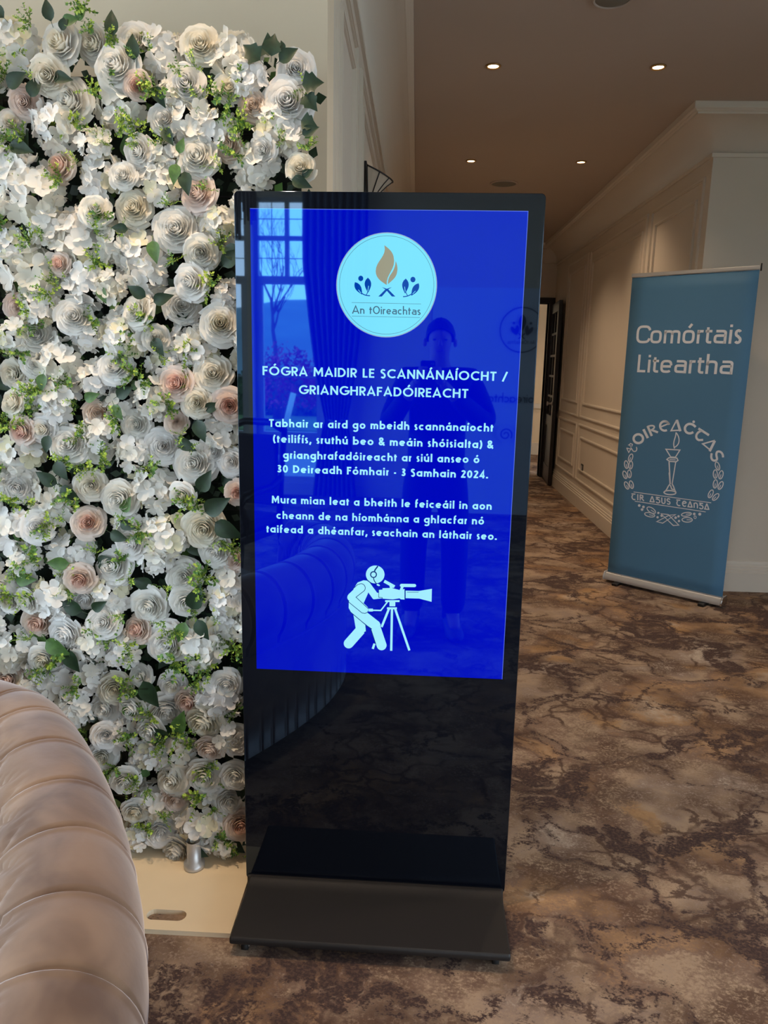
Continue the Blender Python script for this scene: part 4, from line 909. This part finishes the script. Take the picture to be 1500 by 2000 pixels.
# ------------------------------------------------------------------ velvet sofa with a rolled, seamed back
def velvet():
    m, t, p = newmat('velvet'); N = t.nodes.new; Lk = t.links.new
    co = N('ShaderNodeTexCoord'); n = N('ShaderNodeTexNoise'); n.inputs['Scale'].default_value = 7; n.inputs['Detail'].default_value = 3; n.inputs['Distortion'].default_value = .6
    Lk(co.outputs['Object'], n.inputs[0]); r = N('ShaderNodeValToRGB'); r.color_ramp.elements[0].position = .35; r.color_ramp.elements[1].position = .65
    r.color_ramp.elements[0].color = lin((98, 74, 57)); r.color_ramp.elements[1].color = lin((138, 112, 90)); Lk(n.outputs[0], r.inputs[0]); Lk(r.outputs[0], p.inputs['Base Color'])
    p.inputs['Roughness'].default_value = .8; p.inputs['Sheen Weight'].default_value = .8; p.inputs['Sheen Roughness'].default_value = .4; p.inputs['Sheen Tint'].default_value = (.9, .88, .92, 1)
    n2 = N('ShaderNodeTexNoise'); n2.inputs['Scale'].default_value = 40; Lk(co.outputs['Object'], n2.inputs[0]); b = N('ShaderNodeBump'); b.inputs['Strength'].default_value = .12; b.inputs['Distance'].default_value = .004
    Lk(n2.outputs[0], b.inputs['Height']); Lk(b.outputs[0], p.inputs['Normal']); return m
M['velvet'] = velvet()
sofa = thing('velvet_sofa', 'curved taupe velvet sofa back with a rolled top and stitched seams, left foreground', 'sofa', (-1.1, .7, 0))
SO = Vector((-1.1, .7, 0))
ctrl = [(-1.95, 1.70), (-1.6, 1.775), (-1.3, 1.77), (-1.05, 1.715), (-.86, 1.635), (-.755, 1.54), (-.64, 1.395), (-.542, 1.25), (-.460, 1.105), (-.390, .96), (-.336, .812), (-.303, .67), (-.288, .52), (-.30, .37), (-.34, .22), (-.44, .09), (-.58, 0.02)]
def catmull(P, n):
    out = []
    for i in range(len(P)-1):
        a, b, c, d = P[max(i-1, 0)], P[i], P[i+1], P[min(i+2, len(P)-1)]
        for k in range(n):
            t = k/n; out.append(tuple(.5*((2*b[j])+(-a[j]+c[j])*t+(2*a[j]-5*b[j]+4*c[j]-d[j])*t*t+(-a[j]+3*b[j]-3*c[j]+d[j])*t**3) for j in (0, 1)))
    out.append(P[-1]); return out
path = catmull(ctrl, 60)
# resample evenly
L_ = [0]
for i in range(1, len(path)): L_.append(L_[-1]+sqrt((path[i][0]-path[i-1][0])**2+(path[i][1]-path[i-1][1])**2))
NS = 620; pts = []; j = 0
for i in range(NS+1):
    s = L_[-1]*i/NS
    while j < len(L_)-2 and L_[j+1] < s: j += 1
    t = (s-L_[j])/max(1e-9, L_[j+1]-L_[j]); pts.append((path[j][0]+(path[j+1][0]-path[j][0])*t, path[j][1]+(path[j+1][1]-path[j][1])*t, s))
def s_of(x, y): return min(pts, key=lambda p: (p[0]-x)**2+(p[1]-y)**2)[2]
sec = [(.035, .07), (.035, .25), (.034, .42), (.030, .455)]+[(.118-.122*cos(radians(a)), .575+.138*sin(radians(a))) for a in range(-38, 176, 7)]+[(.246, .54), (.252, .50), (.262, .44), (.275, .38)]
sec = [(max(o, -.004), z) for o, z in sec]
seams = [s_of(*p) for p in ((-1.55, 1.715), (-1.36, 1.71), (-1.19, 1.69), (-1.03, 1.65), (-.888, 1.585), (-.776, 1.508), (-.655, 1.392), (-.545, 1.255), (-.458, 1.118), (-.380, .965), (-.322, .815), (-.283, .66), (-.272, .50), (-.30, .33), (-.40, .13))]
sm_ = MB(); ns = len(sec)
for i, (x, y, s) in enumerate(pts):
    a, b = pts[max(i-1, 0)], pts[min(i+1, NS)]; tx, ty = b[0]-a[0], b[1]-a[1]; l = sqrt(tx*tx+ty*ty); nx, ny = -ty/l, tx/l   # left of travel
    nx, ny = -nx, -ny                                                                                                     # inward side
    for k, (o, z) in enumerate(sec):
        # section normal
        p0, p1 = sec[max(k-1, 0)], sec[min(k+1, ns-1)]; so_, sz_ = p1[0]-p0[0], p1[1]-p0[1]; sl = sqrt(so_*so_+sz_*sz_) or 1; no, nz = -sz_/sl, so_/sl
        disp = 0
        if k > 3:
            kk = (k-4)/(ns-5); sh = .05*(kk-.45)**2
            ds = [abs(s-q+sh) for q in seams]; dm = min(ds); fade = 1 if kk < .82 else max(0, (1-kk)/.18)
            w0 = .0042*sin(pi*min(1, dm/.07)*.5)-.0042
            disp += (w0*.75 - .011*exp(-(dm/.0042)**2))*fade
            near = min(seams, key=lambda q: abs(s-q+sh)); sg_ = (s-near+sh)
            disp += .004*exp(-((sg_-.008)/.006)**2)*fade
            if kk > .62:   # gathered tufting folds on the inner face
                f1 = abs(((s*7+(kk-.62)*3.2) % 1)-.5); f2 = abs(((s*7-(kk-.62)*3.2) % 1)-.5)
                disp -= .020*(exp(-((.5-f1)/.045)**2)+exp(-((.5-f2)/.045)**2))*min(1, (kk-.62)/.15)
        o2 = o+no*disp*(1 if True else 0); z2 = z+nz*disp
        sm_.v.append((x+nx*o2-SO.x, y+ny*o2-SO.y, z2))
for i in range(NS):
    for k in range(ns-1): a = i*ns+k; sm_.f.append((a, a+1, a+ns+1, a+ns)); sm_.m.append(0); sm_.sm.append(True)
for e0 in (0, NS): sm_.f.append(tuple(e0*ns+k for k in range(ns))); sm_.m.append(0); sm_.sm.append(False)
# underside closing strip
for i in range(NS): sm_.f.append((i*ns, (i+1)*ns, (i+1)*ns+ns-1, i*ns+ns-1)); sm_.m.append(0); sm_.sm.append(False)
sm_.build('backrest', M['velvet'], sofa)
def inset(i, o):
    a, b = pts[max(i-1, 0)], pts[min(i+1, NS)]; tx, ty = b[0]-a[0], b[1]-a[1]; l = sqrt(tx*tx+ty*ty); return (pts[i][0]+ty/l*o-SO.x, pts[i][1]-tx/l*o-SO.y)
wl = MB(); wl.tube([inset(i, .0265)+(.455,) for i in range(0, NS+1, 4)], .006, 8); wl.build('piping', M['velvet'], sofa)
for q in seams[1:]:
    i = min(range(NS+1), key=lambda n: abs(pts[n][2]-q)); 
# seat: filled inside the curve
seat = [inset(i, .25) for i in range(0, NS+1, 10)]
seat += [(-.95-SO.x, -.02-SO.y), (-1.95-SO.x, .55-SO.y)]
MB().prism(seat, .10, .30, plane='XY').build('seat_frame', M['velvet'], sofa, .01)
MB().prism([(x*.985-.005, y*.985) for x, y in seat], .301, .43, plane='XY').build('seat_cushion', M['velvet'], sofa, .03, 4)
for x, y in ((-1.75, 1.55), (-.80, 1.30), (-.42, .62), (-.66, .16), (-1.5, .45)):
    MB().lathe([(0, 0), (.016, 0), (.024, .07), (.028, .105), (0, .105)], 14, (x-SO.x, y-SO.y, 0)).build('leg', M['darkwood'], sofa)

# ------------------------------------------------------------------ the lounge behind the photographer (seen in the display's reflection)
M['curtain'] = mat('curtain_cloth', (96, 104, 116), .8, sheen=.2)
def curtain(x0, x1, xt0, xt1, label):
    """hangs from x0..x1 at the top, gathered to xt0..xt1 at tie height 0.85"""
    t = thing('curtain', label, 'curtain', ((x0+x1)/2, BACK+.16, 0)); cx = (x0+x1)/2; m = MB(); NX, NZ_ = 90, 40
    for i in range(NZ_+1):
        z = .02+3.28*i/NZ_; w = min(1, abs(z-.85)/1.6)**.7 if z > .85 else min(1, (.85-z)/.8)**.6*.55
        a, b = xt0+(x0-xt0)*w, xt1+(x1-xt1)*w
        for j in range(NX+1):
            s = j/NX; m.v.append((a+(b-a)*s-cx, .035*sin(s*2*pi*9)*(.5+.5*w)+.01*sin(z*5+s*9), z))
    for i in range(NZ_):
        for j in range(NX): q = i*(NX+1)+j; m.f.append((q, q+1, q+NX+2, q+NX+1)); m.m.append(0); m.sm.append(True)
    m.build('cloth', M['curtain'], t, fix=False)
    MB().tube([((xt0-.01)-cx, -.05, .87), ((xt0+xt1)/2-cx, .07, .83), (xt1+.01-cx, -.05, .87)], .012, 8).build('tieback', M['silver'], t)
    return t
curtain(-1.40, -.72, -1.15, -.92, 'grey-blue floor-length curtain tied back right beside the nearest reflected window')
curtain(-3.88, -3.62, -3.86, -3.74, 'grey-blue curtain gathered in the lounge corner by the tall windows')
MB_r = MB().tube([(-3.85, BACK+.16, 3.33), (-.6, BACK+.16, 3.33)], .018, 10); tag(MB_r.build('curtain_rail', M['darkwood']), 'dark curtain rail above the tall back windows', 'curtain rail')
# pale pop-up display wall
M['popup'] = mat('popup_cloth', (232, 237, 242), .7, noise=.03, nscale=2)
M['popink'] = mat('popup_print', (70, 84, 104), .7)
pop = thing('popup_display_wall', 'wide pale pop-up display wall with round emblem, behind the photographer', 'banner', (1.2, -3.45, 0), radians(180))
pw, ph_ = 1.22, 2.16; cm = MB(); 
for i in range(13):
    for j in range(41): s = j/40; cm.v.append((-pw+2*pw*s, .03*sin(s*pi*6+i*.25)*.25-.004, .06+(ph_-.06)*i/12))
for i in range(12):
    for j in range(40): q = i*41+j; cm.f.append((q, q+1, q+42, q+41)); cm.m.append(0); cm.sm.append(True)
cm.build('cloth_panel', M['popup'], pop, fix=False)
for x in (-pw, -.4, .4, pw): MB().tube([(x, .04, .0), (x, .04, ph_)], .014, 8).build('frame_pole', M['silver'], pop)
MB().tube([(-pw, .04, ph_-.01), (pw, .04, ph_-.01)], .012, 8).tube([(-pw, .04, .07), (pw, .04, .07)], .012, 8).build('frame_bar', M['silver'], pop)
pm = MB(); py = -.02
def pp(p): return (p.x, py, p.y)
lc = (.40, 1.79); 
ribbon(pm, [(lc[0]+.20*cos(2*pi*i/48), lc[1]+.20*sin(2*pi*i/48)) for i in range(49)], .010, pp)
for sx_ in (-1, 1):
    for a, b, wd in (((.10, .03), (.05, -.05), .018), ((.045, .045), (.045, -.05), .018)):
        p, q = leafp((lc[0]+sx_*a[0], lc[1]+a[1]), (lc[0]+sx_*b[0], lc[1]+b[1]), wd)
        for i in range(len(p)-1): poly(pm, [p[i], p[i+1], q[i+1], q[i]], pp)
    disc(pm, (lc[0]+sx_*.078, lc[1]+.06), .012, pp, 14)
    ribbon(pm, [(lc[0]-sx_*.03, lc[1]-.08), (lc[0]+sx_*.03, lc[1]-.03)], .010, pp)
p, q = leafp((lc[0], lc[1]+.14), (lc[0], lc[1]-.015), .035)
for i in range(len(p)-1): poly(pm, [p[i], p[i+1], q[i+1], q[i]], pp)
def ptxt(s, cx, z, cap, wid):
    st, wd = text_strokes(s, .11, .62, .1)
    for q in st: ribbon(pm, q, .11, lambda p: (cx-wid/2+p.x/wd*wid, py, z+p.y*cap))
ptxt('An tOireachtas', lc[0], lc[1]-.125, .035, .25); ptxt('info@oireachtas', .36, 1.13, .085, .72)
pm.build('printed_emblem', M['popink'], pop, fix=False)
pr = MB(); disc(pr, (.50, .84), .085, lambda p: (p.x, py-.001, p.y)); pr.build('printed_roundel', M['white'], pop, fix=False)
sp_ = MB(); ribbon(sp_, [(.50+(.012+.05*t)*cos(t*10), .83+(.012+.05*t)*sin(t*10)) for t in [i/40 for i in range(41)]], .012, lambda p: (p.x, py-.002, p.y)); sp_.build('printed_spiral', M['popink'], pop, fix=False)

# dark wooden armchair beyond the sofa
ac = thing('wooden_armchair', 'dark wooden armchair with curved arms beyond the sofa, seen in the reflection', 'chair', (-1.28, -1.05, 0), radians(200))
MB().box(-.26, .26, -.25, .25, .34, .40).build('seat_frame', M['darkwood'], ac, .01)
MB().box(-.24, .24, -.23, .23, .40, .47).build('seat', mat('seat_cloth', (70, 62, 66), .9), ac, .025, 3)
for x in (-.24, .24):
    MB().tube([(x, -.23, .36), (x, -.24, .2), (x, -.25, 0)], [.028, .02, .016], 10).build('leg', M['darkwood'], ac)
    MB().tube([(x, .23, .36), (x, .26, .2), (x, .31, 0)], [.026, .02, .016], 10).build('leg', M['darkwood'], ac)
    MB().tube([(x, .24, .70), (x*1.08, .08, .66), (x*1.14, -.12, .66), (x*1.16, -.25, .645), (x*1.14, -.29, .60), (x*1.1, -.24, .56), (x, -.16, .48), (x, -.18, .38)], [.022, .024, .027, .03, .03, .024, .022, .022], 10).build('armrest', M['darkwood'], ac)
    MB().tube([(x, .22, .36), (x*.98, .25, .7), (x*.9, .33, 1.02)], .022, 10).build('back_post', M['darkwood'], ac)
MB().tube([(-.22, .33, 1.01), (-.1, .34, 1.06), (.1, .34, 1.06), (.22, .33, 1.01)], .026, 10).build('top_rail', M['darkwood'], ac)
MB().box(-.19, .19, .27, .31, .50, .98).build('backrest', bpy.data.materials['seat_cloth'], ac, .02, 3)

# rod chandelier hanging in the lounge
ch_ = thing('rod_chandelier', 'hanging chandelier of many thin glass rods in the lounge, seen in the reflection', 'chandelier', (-1.62, -2.2, 0))
M['rod'] = mat('smoked_glass_rod', (128, 112, 96), .15, metal=.4)
MB().lathe([(0, 3.42), (.12, 3.42), (.12, 3.39), (0, 3.39)], 24).build('ceiling_rose', M['silver'], ch_)
MB().tube([(0, 0, 3.39), (0, 0, 3.1)], .006, 8).build('cord', M['silver'], ch_)
MB().lathe([(0, 3.10), (.27, 3.10), (.27, 3.07), (0, 3.07)], 32).build('ring_plate', M['silver'], ch_)
rr_ = MB()
for k in range(40): rr_.tube([(.25*cos(k*pi/20), .25*sin(k*pi/20), 3.07), (.25*cos(k*pi/20), .25*sin(k*pi/20), 2.5+.06*((k*7) % 5)/5)], .009, 6)
for k in range(20): rr_.tube([(.13*cos(k*pi/10), .13*sin(k*pi/10), 3.07), (.13*cos(k*pi/10), .13*sin(k*pi/10), 2.36+.05*((k*3) % 4)/4)], .009, 6)
rr_.build('glass_rods', M['rod'], ch_)['kind'] = 'stuff'

# ------------------------------------------------------------------ the photographer, holding the phone (visible in the reflection)
def skin(name, verts, edges, radii, m_, parent=None, root=0, sub=2):
    me = bpy.data.meshes.new(name); me.from_pydata(verts, edges, []); o = bpy.data.objects.new(name, me); COL.objects.link(o)
    o.modifiers.new('skin', 'SKIN').use_smooth_shade = True
    if not me.skin_vertices: 
        with bpy.context.temp_override(object=o, active_object=o): pass
    sv = me.skin_vertices[0].data if me.skin_vertices else None
    if sv is None: return None
    for i, r in enumerate(radii): sv[i].radius = (r, r) if not isinstance(r, tuple) else r
    for v in sv: v.use_root = False
    sv[root].use_root = True
    md = o.modifiers.new('sub', 'SUBSURF'); md.levels = sub; md.render_levels = sub
    dg = bpy.context.evaluated_depsgraph_get(); nm = bpy.data.meshes.new_from_object(o.evaluated_get(dg)); bpy.data.objects.remove(o)
    nm.name = name; nm.materials.clear(); nm.materials.append(m_)
    for p in nm.polygons: p.use_smooth = True
    o = bpy.data.objects.new(name, nm); COL.objects.link(o)
    if parent: o.parent = parent
    return o
M['skin'] = mat('skin', (196, 150, 128), .5); M['hair'] = mat('hair_dark', (34, 26, 22), .7, noise=.3, nscale=60)
M['jacket'] = mat('dark_jacket', (24, 26, 34), .8); M['trouser'] = mat('dark_trousers', (30, 31, 38), .85); M['shoe'] = mat('grey_boot', (92, 86, 82), .6); M['eye'] = mat('eye_dark', (30, 22, 20), .2)
PX, PY = .055, -.37
pv = [(0, 0, .90), (0, 0, 1.05), (0, .0, 1.22), (0, .0, 1.36), (0, .01, 1.45), (0, .045, 1.525), (0, .035, 1.59), (0, .022, 1.645),
      (-.17, 0, 1.375), (-.255, .05, 1.14), (-.135, .225, 1.33), (-.105, .285, 1.385), (.17, 0, 1.375), (.265, .05, 1.15), (.055, .235, 1.33), (.015, .285, 1.38),
      (-.095, 0, .86), (-.105, .02, .48), (-.11, 0, .10), (-.115, .14, .05), (.095, 0, .86), (.115, .03, .48), (.12, .01, .10), (.135, .15, .05)]
pe = [(0, 1), (1, 2), (2, 3), (3, 4), (4, 5), (5, 6), (6, 7), (3, 8), (8, 9), (9, 10), (10, 11), (3, 12), (12, 13), (13, 14), (14, 15), (0, 16), (16, 17), (17, 18), (18, 19), (0, 20), (20, 21), (21, 22), (22, 23)]
prd = [(.13, .10), (.12, .09), (.13, .095), (.12, .09), (.050, .052), (.050, .062), (.070, .088), (.058, .075), .055, .042, .030, .024, .055, .042, .030, .024, .078, .055, .042, .032, .078, .055, .042, .032]
person = skin('person', pv, pe, prd, M['skin'])
if person is None: raise RuntimeError('skin layer missing')
person.location = (PX, PY, 0)
tag(person, 'person in a dark jacket and trousers holding up a phone, reflected in the screen', 'person')
jv = [(0, 0, .82), (0, 0, 1.02), (0, 0, 1.22), (0, 0, 1.36), (0, .005, 1.44), (-.165, 0, 1.385), (-.262, .05, 1.14), (-.15, .21, 1.315), (.165, 0, 1.385), (.272, .05, 1.15), (.07, .22, 1.315)]
je = [(0, 1), (1, 2), (2, 3), (3, 4), (3, 5), (5, 6), (6, 7), (3, 8), (8, 9), (9, 10)]
j = skin('jacket', jv, je, [(.178, .135), (.165, .125), (.165, .12), (.14, .105), (.085, .085), .078, .064, .046, .078, .064, .046], M['jacket'], person)
tv = [(0, 0, 1.0), (0, 0, .86), (-.10, 0, .80), (-.108, .02, .48), (-.112, 0, .085), (.10, 0, .80), (.118, .03, .48), (.122, .01, .085)]
tr_ = skin('trousers', tv, [(0, 1), (1, 2), (2, 3), (3, 4), (1, 5), (5, 6), (6, 7)], [(.15, .115), (.15, .12), .098, .080, .072, .098, .080, .072], M['trouser'], person)
for sx_, yy in ((-1, 0), (1, .01)):
    sh = MB(); X_ = .115*sx_
    prf = [(-.10, .045, .055), (-.08, .05, .075), (-.03, .052, .095), (.03, .05, .09), (.09, .05, .07), (.14, .052, .055), (.18, .045, .045), (.205, .02, .03)]
    for (y, w, h) in prf:
        for k in range(10): a = 2*pi*k/10; sh.v.append((X_+sx_*max(0, y)*.12+w*cos(a), y+yy, max(.002, h*.52+h*.55*sin(a))))
    for i in range(len(prf)-1):
        for k in range(10): sh.f.append((i*10+k, i*10+(k+1) % 10, (i+1)*10+(k+1) % 10, (i+1)*10+k)); sh.m.append(0); sh.sm.append(True)
    sh.f += [tuple(range(10)), tuple(range(70, 80))]; sh.m += [0, 0]; sh.sm += [False, False]
    sh.tube([(X_, -.03+yy, .07), (X_, -.02+yy, .17)], [.055, .052], 12); sh.build('boot', M['shoe'], person)
# hair cap, ears, face
hd = MB(); hc = Vector((0, .025, 1.612))
for i in range(11):
    for k in range(24):
        th_ = i/10*radians(104); a = 2*pi*k/24; front = max(0, sin(a)); th2 = th_*(1-.40*front); rj = 1+.03*sin(7*a+i)+.02*sin(13*a)-.10*max(0, i/10-.55)
        hd.v.append((hc.x+.080*sin(th2)*cos(a)*rj, hc.y-.012+.102*sin(th2)*sin(a)*rj, hc.z+.098*cos(th2)*rj-.01))
for i in range(10):
    for k in range(24): hd.f.append((i*24+k, i*24+(k+1) % 24, (i+1)*24+(k+1) % 24, (i+1)*24+k)); hd.m.append(0); hd.sm.append(True)
hd.build('hair', M['hair'], person)
for s_ in (-1, 1):
    MB().lathe([(0, .008), (.012, .01), (.02, .004), (.022, -.004), (.012, -.01), (0, -.01)], 12, (s_*.079, .02, 1.575), axis='X').build('ear', M['skin'], person).scale = (1, 1, 1)
    MB().lathe([(0, .005), (.004, .004), (.008, .002), (.009, 0), (.008, -.002), (.004, -.004), (0, -.005)], 12, (s_*.030, .106, 1.588)).build('eye', M['eye'], person)
MB().prism([(-.012, 1.555), (.012, 1.555), (.005, 1.59), (-.005, 1.59)], .105, .134).build('nose', M['skin'], person, .005, 3)
MB().tube([(-.022, .112, 1.533), (0, .118, 1.531), (.022, .112, 1.533)], .005, 8).build('mouth', mat('lips', (150, 90, 84), .5), person)
# hands: palm and five bent fingers each, closed on the phone
def hand(side, wrist, name='hand'):
    w = Vector(wrist); s = side
    vs = [tuple(w), tuple(w+Vector((s*-.012, .045, .035))), tuple(w+Vector((s*-.018, .075, .055)))]; ed_ = [(0, 1), (1, 2)]; rd = [.024, .032, .022]
    for f in range(4):
        zoff = .075-.022*f; ln = (.036, .040, .038, .030)[f]; b = len(vs)
        p0 = w+Vector((s*-.016, .07, .02+zoff*.6)); p1 = p0+Vector((s*.004, ln*.7, .006)); p2 = p1+Vector((-s*.020, ln*.35, .0)); p3 = p2+Vector((-s*.020, -.006, 0))
        vs += [tuple(p0), tuple(p1), tuple(p2), tuple(p3)]; ed_ += [(1, b), (b, b+1), (b+1, b+2), (b+2, b+3)]; rd += [.0105, .009, .0085, .0075]
    b = len(vs); vs += [tuple(w+Vector((-s*.030, .05, .04))), tuple(w+Vector((-s*.045, .075, .045))), tuple(w+Vector((-s*.055, .085, .062)))]
    ed_ += [(1, b), (b, b+1), (b+1, b+2)]; rd += [.013, .011, .009]
    return skin(name, vs, ed_, rd, M['skin'], person, 1, 1)
hand(-1, (-.105, .275, 1.375)); hand(1, (.015, .275, 1.375))
phone = thing('smartphone', 'black smartphone held up by the photographer, seen only in the reflection', 'phone', (.0, -.020, 1.42), 0)
MB().prism(rrect(-.036, .036, -.085, .062, .010), -.004, .004).build('phone_body', M['blackmetal'], phone, .0015)
MB().prism(rrect(-.033, .033, -.081, .058, .008), -.0045, -.004).build('screen', M['black'], phone)
MB().lathe([(0, .0042), (.006, .0042), (.007, .006), (0, .006)], 16, (0.022, 0, .045), axis='Y').build('camera_lens', M['black'], phone)

# ------------------------------------------------------------------ outside, beyond the windows
GY = BACK-.2
M['grass'] = mat('lawn', (88, 118, 62), .95, noise=.2, nscale=3); M['tarmac'] = mat('tarmac', (128, 130, 134), .9, noise=.1, nscale=5)
struct(MB().box(-60, 60, -9, GY, -.3, -.12).box(-60, 60, -13.5, -9, -.3, -.14).build('terrace_ground', [M['tarmac']]))
lawn = MB().box(-60, 60, -60, -13.5, -.3, -.10).build('lawn', M['grass']); struct(lawn)
hm = MB(); NXh = 60
for r_, (y, hs) in enumerate(((-60, 0), (-75, 5), (-95, 11), (-120, 15))):
    for i in range(NXh+1): x = -110+i*220/NXh; hm.v.append((x, y, -.3+hs*(.75+.25*sin(x*.05+1)+.1*sin(x*.17))))
for r_ in range(3):
    for i in range(NXh): q = r_*(NXh+1)+i; hm.f.append((q, q+1, q+NXh+2, q+NXh+1)); hm.m.append(0); hm.sm.append(True)
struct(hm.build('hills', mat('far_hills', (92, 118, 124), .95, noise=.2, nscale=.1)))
# bare tree
M['bark'] = mat('bark', (74, 62, 58), .9)
tr = thing('bare_tree', 'bare winter tree on the lawn outside the window, seen in the reflection', 'tree', (-4.35, -16.6, -.1))
tw = MB(); RB = random.Random(4)
def branch(p, d, L, r, dep):
    pts_ = [p.copy()]; q = p.copy(); dd = d.copy()
    for k in range(4): dd = (dd+Vector((RB.uniform(-.18, .18), RB.uniform(-.18, .18), RB.uniform(-.02, .14)))).normalized(); q = q+dd*L/4; pts_.append(q.copy())
    tw.tube(pts_, [r*(1-.14*k) for k in range(5)], 5 if dep < 2 else 3, caps=False)
    if dep < 5:
        for k in range(3 if dep else 5):
            b = pts_[RB.choice((2, 3, 4))]; nd = (dd+Vector((RB.uniform(-.8, .8), RB.uniform(-.8, .8), RB.uniform(-.1, .6)))).normalized(); branch(b, nd, L*RB.uniform(.6, .78), r*.5, dep+1)
trunk = MB().tube([(0, 0, 0), (.05, 0, .8), (0, .05, 1.6)], [.13, .10, .09], 10).build('trunk', M['bark'], tr)
branch(Vector((0, .05, 1.55)), Vector((0, 0, 1)), 1.7, .07, 0)
tw.build('branches', M['bark'], tr, fix=False)['kind'] = 'stuff'
def bush(x, y, r, h, col, label, n=1500):
    t = thing('bush', label, 'bush', (x, y, -.1)); m = MB(); Rr = random.Random(int(abs(x)*100))
    for i in range(n):
        a = Rr.random()*6.28; c = Rr.uniform(-.2, 1); q = sqrt(max(0, 1-c*c)); rr = Rr.uniform(.75, 1)*(1+.15*sin(5*a))
        p = Vector((r*q*cos(a)*rr, r*q*sin(a)*rr, h*(.35+.6*c*rr))); e = Vector((Rr.uniform(-1, 1), Rr.uniform(-1, 1), Rr.uniform(-1, 1)))*.07; f = e.orthogonal()*.5
        m.add([p, p+e*.5+f, p+e, p+e*.5-f], [(0, 1, 2, 3)])
    m.build('foliage', col, t, fix=False)['kind'] = 'stuff'
    MB().tube([(0, 0, 0), (0, 0, h*.5)], [.06, .03], 8).build('stem', M['bark'], t)
M['redleaf'] = mat('red_leaves', (168, 48, 60), .7, noise=.3, nscale=2); M['hedge'] = mat('hedge_leaves', (52, 84, 46), .8, noise=.3, nscale=2)
bush(-3.7, -14.4, .85, 2.0, M['redleaf'], 'red-leaved shrub on the lawn outside, in front of the bare tree')
sk_ = MB().tube([(-3.05, -11.0, -.14), (-2.80, -11.0, .85)], .06, 10); tag(sk_.build('leaning_post', M['frame']), 'pale leaning post on the ground outside the window, seen in the reflection', 'post')
bush(-3.4, -21.5, 1.6, 1.9, M['redleaf'], 'red-leaved shrub outside, beyond the clipped hedge')
hg = MB(); Rh = random.Random(2)
for i in range(5000):
    p = Vector((Rh.uniform(-16, 4), Rh.choice((-18.0, -18.0, Rh.uniform(-19, -18))), Rh.uniform(-.1, 1.1))); e = Vector((Rh.uniform(-1, 1), Rh.uniform(-1, 1), Rh.uniform(-1, 1)))*.12; f = e.orthogonal()*.5
    hg.add([p, p+e*.5+f, p+e, p+e*.5-f], [(0, 1, 2, 3)])
hg.box(-16, 4, -19, -18.02, -.12, 1.05)
tag(hg.build('hedge', M['hedge'], fix=False), 'clipped green hedge along the far side of the lawn outside', 'hedge')
# parked car facing the building
car = thing('parked_car', 'light silver car parked outside, seen in the reflection', 'car', (-5.4, -9.6, -.13), radians(0))
M['carpaint'] = mat('car_paint', (176, 182, 188), .25, metal=.5, coat=.6); M['carglass'] = mat('car_glass', (20, 26, 30), .05)
side = [(-2.05, .25), (2.05, .25), (2.12, .55), (2.02, .82), (1.15, .95), (.45, 1.42), (-.85, 1.46), (-1.75, 1.0), (-2.1, .92), (-2.15, .5)]
MB().prism([(y, z) for y, z in side], -.86, .86, plane='YZ').build('car_body', M['carpaint'], car, .09, 4)
MB().add([(-.66, 1.16, .99), (.66, 1.16, .99), (.60, .52, 1.40), (-.60, .52, 1.40)], [(0, 1, 2, 3)]).build('windscreen', M['carglass'], car)
gr = MB()
for k in range(5): gr.box(-.45, .45, 2.12, 2.15, .46+k*.055, .485+k*.055)
gr.build('grille', M['chrome'], car)
for s_ in (-1, 1):
    MB().lathe([(0, 2.08), (.12, 2.08), (.11, 2.13), (0, 2.14)], 18, (s_*.64, 0, .68), axis='Y').build('headlamp', M['glass'] if False else M['chrome'], car)
    for y in (-1.3, 1.35):
        wv_ = MB().lathe([(.18, -.1), (.31, -.1), (.32, 0), (.31, .1), (.18, .1)], 24, (s_*.80, y, .32), axis='X').build('wheel', M['rubber'], car)
        MB().lathe([(0, .06), (.19, .06), (.19, -.06), (0, -.06)], 16, (s_*.82, y, .32), axis='X').build('hubcap', M['silver'], wv_)
MB().box(-.26, .26, 2.13, 2.16, .30, .40).build('number_plate', M['white'], car)
